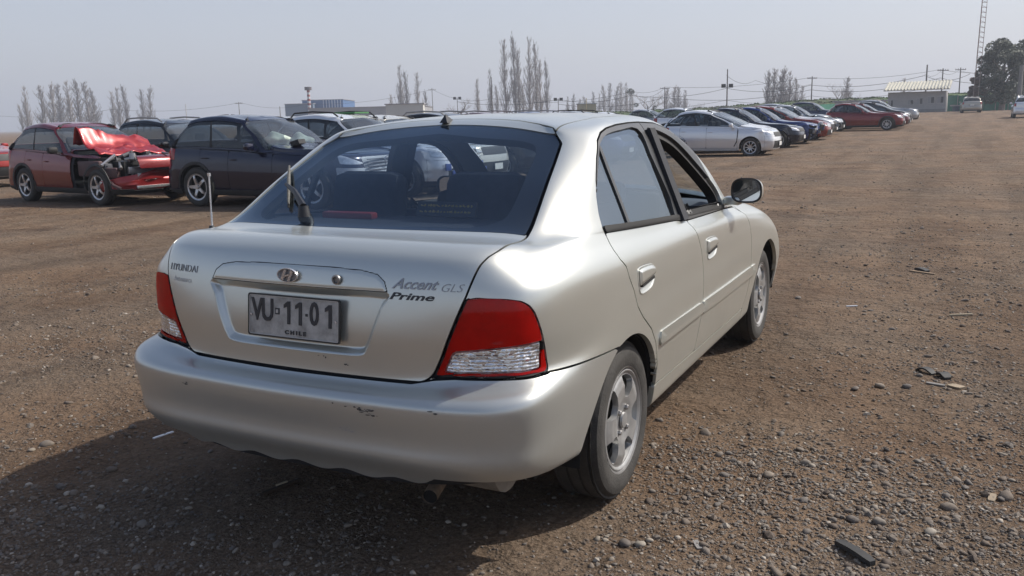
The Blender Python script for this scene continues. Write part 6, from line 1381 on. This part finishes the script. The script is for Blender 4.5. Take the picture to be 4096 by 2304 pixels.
for i, (pts, sag, lab) in enumerate((
 ([(-20, 290, 260), (280, 275, 240), (605, 258, 230), (770, 262, 235), (1090, 224, 240)], 1.2, 'overhead cable running across the left sky'),
 ([(1090, 226, 240), (1239, 248, 215), (1585, 232, 190), (1672, 222, 190)], 1.5, 'upper cable passing the tall poplars'),
 ([(1150, 256, 215), (1405, 250, 200), (1585, 240, 190), (1828, 222, 185), (2040, 214, 180), (2326, 190, 160), (2440, 186, 160)], 1.0, 'thick long cable passing behind the floodlight pole'),
 ([(1405, 262, 200), (1672, 246, 190), (2040, 226, 180), (2366, 196, 160), (2600, 190, 160)], 1.2, 'lower cable sagging towards the hut'),
 ([(1585, 228, 192), (1672, 219, 192), (2040, 195, 182), (2366, 175, 162), (2600, 172, 160)], .8, 'topmost thin cable on the right'),
 ([(1500, 272, 190), (1828, 252, 180), (2040, 241, 175), (2326, 222, 160)], 1.0, 'lowest cable just above the bank'),
 ([(1828, 190, 121), (1900, 202, 150), (2040, 212, 178)], .8, 'short cable leaving the floodlight pole'),
 ([(2326, 186, 150), (2366, 180, 160), (2410, 178, 165), (2600, 182, 170)], .6, 'cable between the poles behind the hut'))):
    cable(pts, sag, lab, .04 if i in (2, 3) else .028)
# --- chimney, factory, sheds
ch = hpt(781, 250); t = thing('striped_chimney', 'red and white striped chimney behind the navy car', 'chimney', ch); h0 = zat(781, 292, 250)-ch.z; h1 = zat(781, 222, 250)-ch.z; nb = 13
for k in range(nb):
    a = h0+(h1-h0)*k/nb; mb = MB(); mb.tube([(0, 0, a), (0, 0, a+(h1-h0)/nb)], .42, 10); mb.build('band', mat('chim_red', (.30, .05, .04), .8) if k % 2 else mat('chim_white', (.6, .6, .6), .8), t)
mb = MB(); mb.tube([(0, 0, h1-.6), (0, 0, h1+.3)], 1.0, 10); mb.build('platform', mat('chim_dark', (.12, .10, .10), .8), t)
mb = MB(); mb.tube([(0, 0, -1), (0, 0, h0)], .45, 10); mb.build('stack_base', mat('chim_red', (.3, .05, .04)), t)
def block(px0, px1, top, D, depth, m, name, label, cat='building', bot=None):
    a, c = hpt(px0, D), hpt(px1, D); d = c-a; l = d.length; t = thing(name, label, cat, (a.x, a.y, a.z-.5), math.atan2(d.y, d.x)); h = zat((px0+px1)/2, top, D)-a.z+.5
    mb = MB(); mb.box((l/2, depth/2, h/2), (l, depth, h)); w = mb.build('wall', m, t); mb = MB(); mb.box((l/2, depth/2, h+.08), (l+.4, depth+.4, .16)); mb.build('roof', mat(m.name+'_roof', tuple(c_*.8 for c_ in m.diffuse_color[:3]) if False else (.3, .3, .32), .7), t)
    return t, w, l, h
FB = mat('factory_blue', (.06, .14, .30), .6, var=.1); t, w, l, h = block(764, 866, 252, 255, 20, FB, 'factory', 'blue factory with pale bands beyond the cars')
for k in range(7):
    mb = MB(); mb.box((l*(.52+.07*k), -.1, h*.5), (l*.018, .2, h)); mb.build('pale_strip', mat('factory_pale', (.45, .5, .58), .7), w)
for k in range(10):
    mb = MB(); mb.box((l*(.08+.085*k), -.12, h*.42), (l*.03, .2, h*.07)); mb.build('window', mat('factory_window', (.55, .58, .62), .4), w)
block(720, 790, 262, 252, 14, mat('factory_grey', (.14, .20, .28), .7), 'factory', 'low grey wing left of the blue factory')
WH = mat('warehouse_grey', (.30, .30, .31), .8, var=.08); t, w, l, h = block(780, 1070, 270, 230, 25, WH, 'warehouse', 'long low grey warehouse behind the car roofs')
for k in range(6): mb = MB(); mb.box((l*(.1+.16*k), -.06, h*.4), (l*.03, .12, h*.35)); mb.build('window', mat('wh_window', (.10, .10, .11), .4), w)
CT = mat('container_white', (.58, .58, .54), .7, var=.06); t, w, l, h = block(972, 1066, 262.5, 160, 3, CT, 'container', 'white container right of the long warehouse', 'container')
for k in range(24): mb = MB(); mb.box((l*(k+.5)/24, -.03, h/2), (l/60, .06, h*.92)); mb.build('rib', CT, w)
t, w, l, h = block(2122, 2228, 256, 92, 2.6, mat('trailer_white', (.55, .56, .57), .6, var=.06), 'trailer', 'long white trailer behind the red crossover', 'trailer')
for k in range(14): mb = MB(); mb.box((l*(k+.5)/14, -.02, h/2), (.04, .04, h*.94)); mb.build('panel_joint', mat('trailer_joint', (.42, .43, .44), .6), w)
block(1935, 2038, 273.5, 88, 2.4, mat('box_grey', (.30, .33, .38), .6, var=.06), 'box_body', 'grey box body behind the right row', 'container')
block(1455, 1500, 262, 170, 3, mat('timber_frame', (.40, .33, .22), .9), 'timber_stack', 'pale timber stack on the end of the bank', 'timber')
block(2404, 2414, 267, 106, .8, mat('drum_blue', (.03, .07, .13), .5), 'water_butt', 'dark blue drum beside the hut', 'drum')
# ------------------------------------------------------------------ smoggy air
hm = bpy.data.materials.new('haze_air'); hm.use_nodes = True; nt = hm.node_tree; nt.nodes.clear()
o_ = nt.nodes.new('ShaderNodeOutputMaterial'); pv = nt.nodes.new('ShaderNodeVolumePrincipled'); pv.inputs['Color'].default_value = (.80, .85, .95, 1); pv.inputs['Density'].default_value = .0009; pv.inputs['Anisotropy'].default_value = .2
nt.links.new(pv.outputs[0], o_.inputs['Volume'])
mb = MB(); mb.box((0, 330, 22), (2400, 1400, 48)); hz = mb.build('haze', hm); hz['kind'] = 'stuff'; hz['label'] = 'thin smog hanging over the whole yard'; hz['category'] = 'haze'
